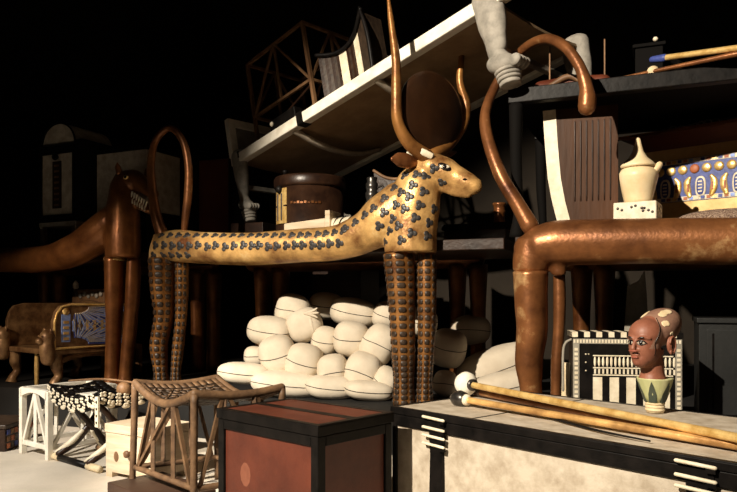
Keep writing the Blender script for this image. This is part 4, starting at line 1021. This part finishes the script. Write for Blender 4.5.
# skull, long towards the back; face; jaw; neck
bk = (hf*-.80+Z*.36).normalized(); bu = hs.cross(bk).normalized()
m.ell(hp(-.044,0,.040), (bk*.084, hs*.057, bu*.050), 28, 18)
m.ell(hp(.010,0,.022), (hf*.050, hs*.048, Z*.046), 28, 18)
m.ell(hp(.018,0,-.008), (hf*.044, hs*.043, Z*.062), 28, 18)
m.ell(hp(.034,0,-.046), (hf*.027, hs*.026, Z*.026), 20, 14)
m.tube([hp(-.012,0,-.02), hp(-.014,0,-.05), hp(-.018,0,-.085), hp(-.018,0,-.110)], [(.034,.037),(.030,.032),(.032,.033),(.040,.040)], side=hs, n=20, round_ends=False)
m.tube([hp(.056,0,.014), hp(.067,0,-.004), hp(.0725,0,-.0165), hp(.066,0,-.023)], [(.0045,.005),(.0055,.006),(.0075,.006),(.006,.004)], side=hs, n=12)     # nose
for s in (-1,1):
    m.ell(hp(.061,s*.0075,-.021), (hf*.006,hs*.005,Z*.004), 10, 6)
    m.tube([hp(.061,s*.010,.012), hp(.057,s*.022,.016), hp(.046,s*.036,.012)], [.004,.004,.003], n=8)
m.ell(hp(.0605,0,-.033), (hf*.006,hs*.013,Z*.0042), 12, 6); m.ell(hp(.0595,0,-.041), (hf*.006,hs*.011,Z*.0045), 12, 6); m.ell(hp(.053,0,-.057), (hf*.008,hs*.011,Z*.008), 12, 6)
skin = remesh(m, .0026, 5)
m = skin; nf = len(m.f)
def capline(v):          # the edge where the painted face stops and the worn scalp begins
    q = v-hc; a = q.dot(hf); c = q.dot(Z)
    return a-(.030-.10*max(0, c-.035)) if False else a+.55*c-.052 if c > .02 else a-.018+.25*(c-.02)
for i in range(nf):
    cc = sum((m.v[j] for j in m.f[i]), V())/len(m.f[i]); q = cc-hc
    c = q.dot(Z); a = q.dot(hf)
    if c > -.015 and a < .026-.55*(c-.02)+(.0 if c > .02 else 0): m.fm[i] = M['scalp']
bvh = BVHTree.FromPolygons(m.v, m.f)
m.build('head', t)
def surf(p, lift=.0006):
    q, nn, _, _ = bvh.find_nearest(p); return q+nn*lift, nn
# line along the edge of the face
for nm, lst, r_, mt in (('crack_line', [(.026-.55*(c-.02),.06,c) for c in (.070,.050,.025,.0,-.02,-.042)], .0011, 'eyeb'), ('crack_line', [(.026-.55*(c-.02),-.06,c) for c in (.070,.050,.025,.0,-.02,-.042)], .0011, 'eyeb')):
    P_ = []
    for i, (a, b, c) in enumerate(lst):
        b_ = b*(.4 if i == 0 else .85 if i == 1 else 1); P_.append(surf(hp(a if i < 4 else .033, b_, c))[0])
    q = MB(M[mt]); q.tube(P_, [r_]*len(P_), n=6, res=4); q.build(nm, t)
for s in (-1,1):
    c, nn = surf(hp(.07,s*.0205,.001), .0)
    tg = Z.cross(nn).normalized(); up = nn.cross(tg)
    q = MB(M['eyew']); q.ell(c, (tg*.0115, up*.0046, nn*.0028), 14, 8); q.mat = M['eyeb']; q.ell(c+nn*.0013+up*.0004, (tg*.0058, up*.0058, nn*.0023), 12, 8)
    q.tube([c+tg*.0155+nn*.000, c+tg*.006+up*.0060+nn*.002, c-tg*.006+up*.0060+nn*.002, c-tg*.0155+nn*.000], [.0010,.0018,.0018,.0010], n=6)
    q.tube([c+tg*.0145+nn*.000, c-up*.0058+nn*.0018, c-tg*.0145+nn*.000], [.0006,.0009,.0006], n=6); q.build('eye', t)
    P_ = [surf(hp(.075,s*b,c_), .0008)[0] for b, c_ in ((.007,.0150),(.018,.0190),(.029,.0180),(.038,.0125))]
    q = MB(M['eyeb']); q.tube(P_, [.0012,.0024,.0022,.001], n=6); q.build('eyebrow', t)
    q = MB(M['skin']); e_ = hp(-.020,s*.050,-.006); sd = hs*s
    q.ell(e_+sd*.006, (hf*.014-sd*.003, sd*.006+hf*.003, Z*.024), 16, 10)
    rim = [e_+sd*.011+hf*(.013*math.cos(a_)-.002)+Z*(.023*math.sin(a_)) for a_ in [.3+.42*j for j in range(11)]]
    q.tube(rim, [.0032]*len(rim), n=8); q.ell(e_+sd*.010-Z*.020+hf*.004, (hf*.007,sd*.004,Z*.007), 10, 6); q.mat = M['seam']; q.ell(e_+sd*.0115-Z*.003, (hf*.004,sd*.0012,Z*.008), 8, 5); q.build('ear', t)
q = MB(M['lips'])
for c_, hh, ww in ((-.0338,.0036,.0140),(-.0402,.0040,.0120)):
    p_, nn = surf(hp(.085,0,c_), 0); q.ell(p_-hf*.002, (hs*ww, Z*hh, hf*.0045), 14, 8)
q.build('lips', t)
for a, b, c, rx, ry in ((-.035,.030,.085,.024,.011),(-.012,.045,.055,.011,.009),(-.02,-.03,.085,.02,.012),(-.028,.056,.025,.006,.005)):
    p_, nn = surf(hp(a,b,c), 0); x_ = (hf-nn*hf.dot(nn)).normalized(); y_ = nn.cross(x_); q = MB(M['patch'])
    for j in range(3): q.ell(surf(p_+x_*(j-1)*rx*.5+y_*random.uniform(-.3,.3)*ry, 0)[0], (x_*rx*.62, y_*ry, nn*.0012), 12, 6)
    q.build('bare_patch', t)

# ------------------------------------------------------------------ ebony and ivory casket
q0 = W(573,300,2.56); q0.z = 0; EI = Frame(q0, (.985,-.17,0)); ew, eh = .375, CH-(332-HY)/FPX*2.56
t = thing('inlaid_casket', 'black casket with ivory stripes and checkered rim behind the painted head', 'box', EI(ew/2,.07,0))
m = MB(M['black']); m.box(EI, 0, ew, 0, .14, 0, eh-.02); m.build('body', t)
m = MB(M['black']); m.box(EI, -.004, ew+.004, -.006, .145, eh-.02, eh)
m.mat = M['ivory']
for j in range(9): m.box(EI, -.004+j*.0425, .016+j*.0425, -.008, .147, eh-.018, eh+.001)
m.build('checkered_rim', t)
m = MB(M['ivory'])
m.mat = M['grey']; m.box(EI, 0, ew, -.003, 0, eh-.042, eh-.024); m.box(EI, 0, .022, -.003, 0, .03, eh-.042); m.box(EI, ew-.022, ew, -.003, 0, .03, eh-.042)
m.mat = M['ivory']
for j in range(34): m.box(EI, .002+j*.011, .008+j*.011, -.005, -.003, eh-.039, eh-.027)
for j in range(26): m.box(EI, .005, .017, -.005, -.003, .05+j*.0172, .06+j*.0172); m.box(EI, ew-.017, ew-.005, -.005, -.003, .05+j*.0172, .06+j*.0172)
m.build('ivory_border', t)
zf = eh-.115
m = MB(M['ivory'])
for z in (zf-.040, zf-.014, zf+.030): m.box(EI, .07, ew-.03, -.004, 0, z-.002, z+.002)
for j in range(20):
    x = .077+j*.0143; m.ell(EI(x,-.002,zf+.008), (EI.e1*.0048, EI.e2*.004, Z*.019), 8, 6); m.box(EI, x-.003, x+.003, -.004, 0, zf-.036, zf-.018)
m.build('ivory_fretwork', t)
for j in range(5):
    m = MB(M['ivory']); m.box(EI, .07+j*.058, .102+j*.058, -.004, 0, .03, zf-.048); m.build('ivory_stripe', t)
m = MB(M['ivory'])
for j in range(3): m.lathe(EI(.045,0,eh-.08-j*.03), [(.003,0),(.003,.003),(.001,.004)], 8, -EI.e2); m.lathe(EI(.055,0,eh-.08), [(.003,0),(.003,.003),(.001,.004)], 8, -EI.e2)
m.build('ivory_studs', t)
m = MB(M['grey']); m.tube([EI(.0,.05,eh-.03),EI(-.022,.05,eh-.045),EI(-.03,.05,eh-.09),EI(-.03,.05,eh-.22)], [.005]*4, n=8); m.build('side_handle', t)
m = MB(M['pine']); m.mat = M['patch']; m.tube([EI(-.028,.09,.0005),EI(-.02,.09,.2),EI(-.014,.09,eh-.12)], [(.012,.016)]*3, n=8, round_ends=False); m.build('side_leg', t)

# black cabinet at the right edge
q0 = W(699,300,2.78); q0.z = PZ; KB = Frame(q0, U, N); kh = CH-(318-HY)/FPX*2.78-PZ
t = thing('black_cabinet', 'plain black cabinet with a framed door at the right edge', 'cabinet', q0)
m = MB(M['black']); m.mat = mat('black_lacquer', (.007,.0075,.0075), (.013,.0135,.013), 8, 0, .45, .05); lk = m.mat
m.box(KB, 0, .45, 0, .35, 0, kh-.02); m.build('body', t, .003)
m = MB(lk); m.box(KB, -.008, .458, -.012, .358, kh-.02, kh); m.build('top', t, .003)
m = MB(lk); m.box(KB, .028, .42, -.008, 0, .03, kh-.045); o = m.build('door', t, .002)
m = MB(M['black']); m.bar(KB(.05,-.009,.05), KB(.05,-.009,kh-.06), .006, .004); m.build('groove', o)
# grey tapered board under the lioness couch
q0 = W(634,300,3.16); q0.z = PZ; TB = Frame(q0, U, N); zz = lambda y: CH-(y-HY)/FPX*3.16-PZ
m = MB(M['grey']); m.origin = q0.copy()
m.prism([TB(-.06,0,0),TB(.075,0,0),TB(.055,0,zz(300)),TB(.045,0,zz(270)),TB(.035,0,zz(274)),TB(.018,0,zz(281)),TB(-.028,0,zz(286)),TB(-.035,0,zz(305))], N*.03)
tag(m.build('tapered_board'), 'grey tapered board with a notched top under the lioness couch', 'board')
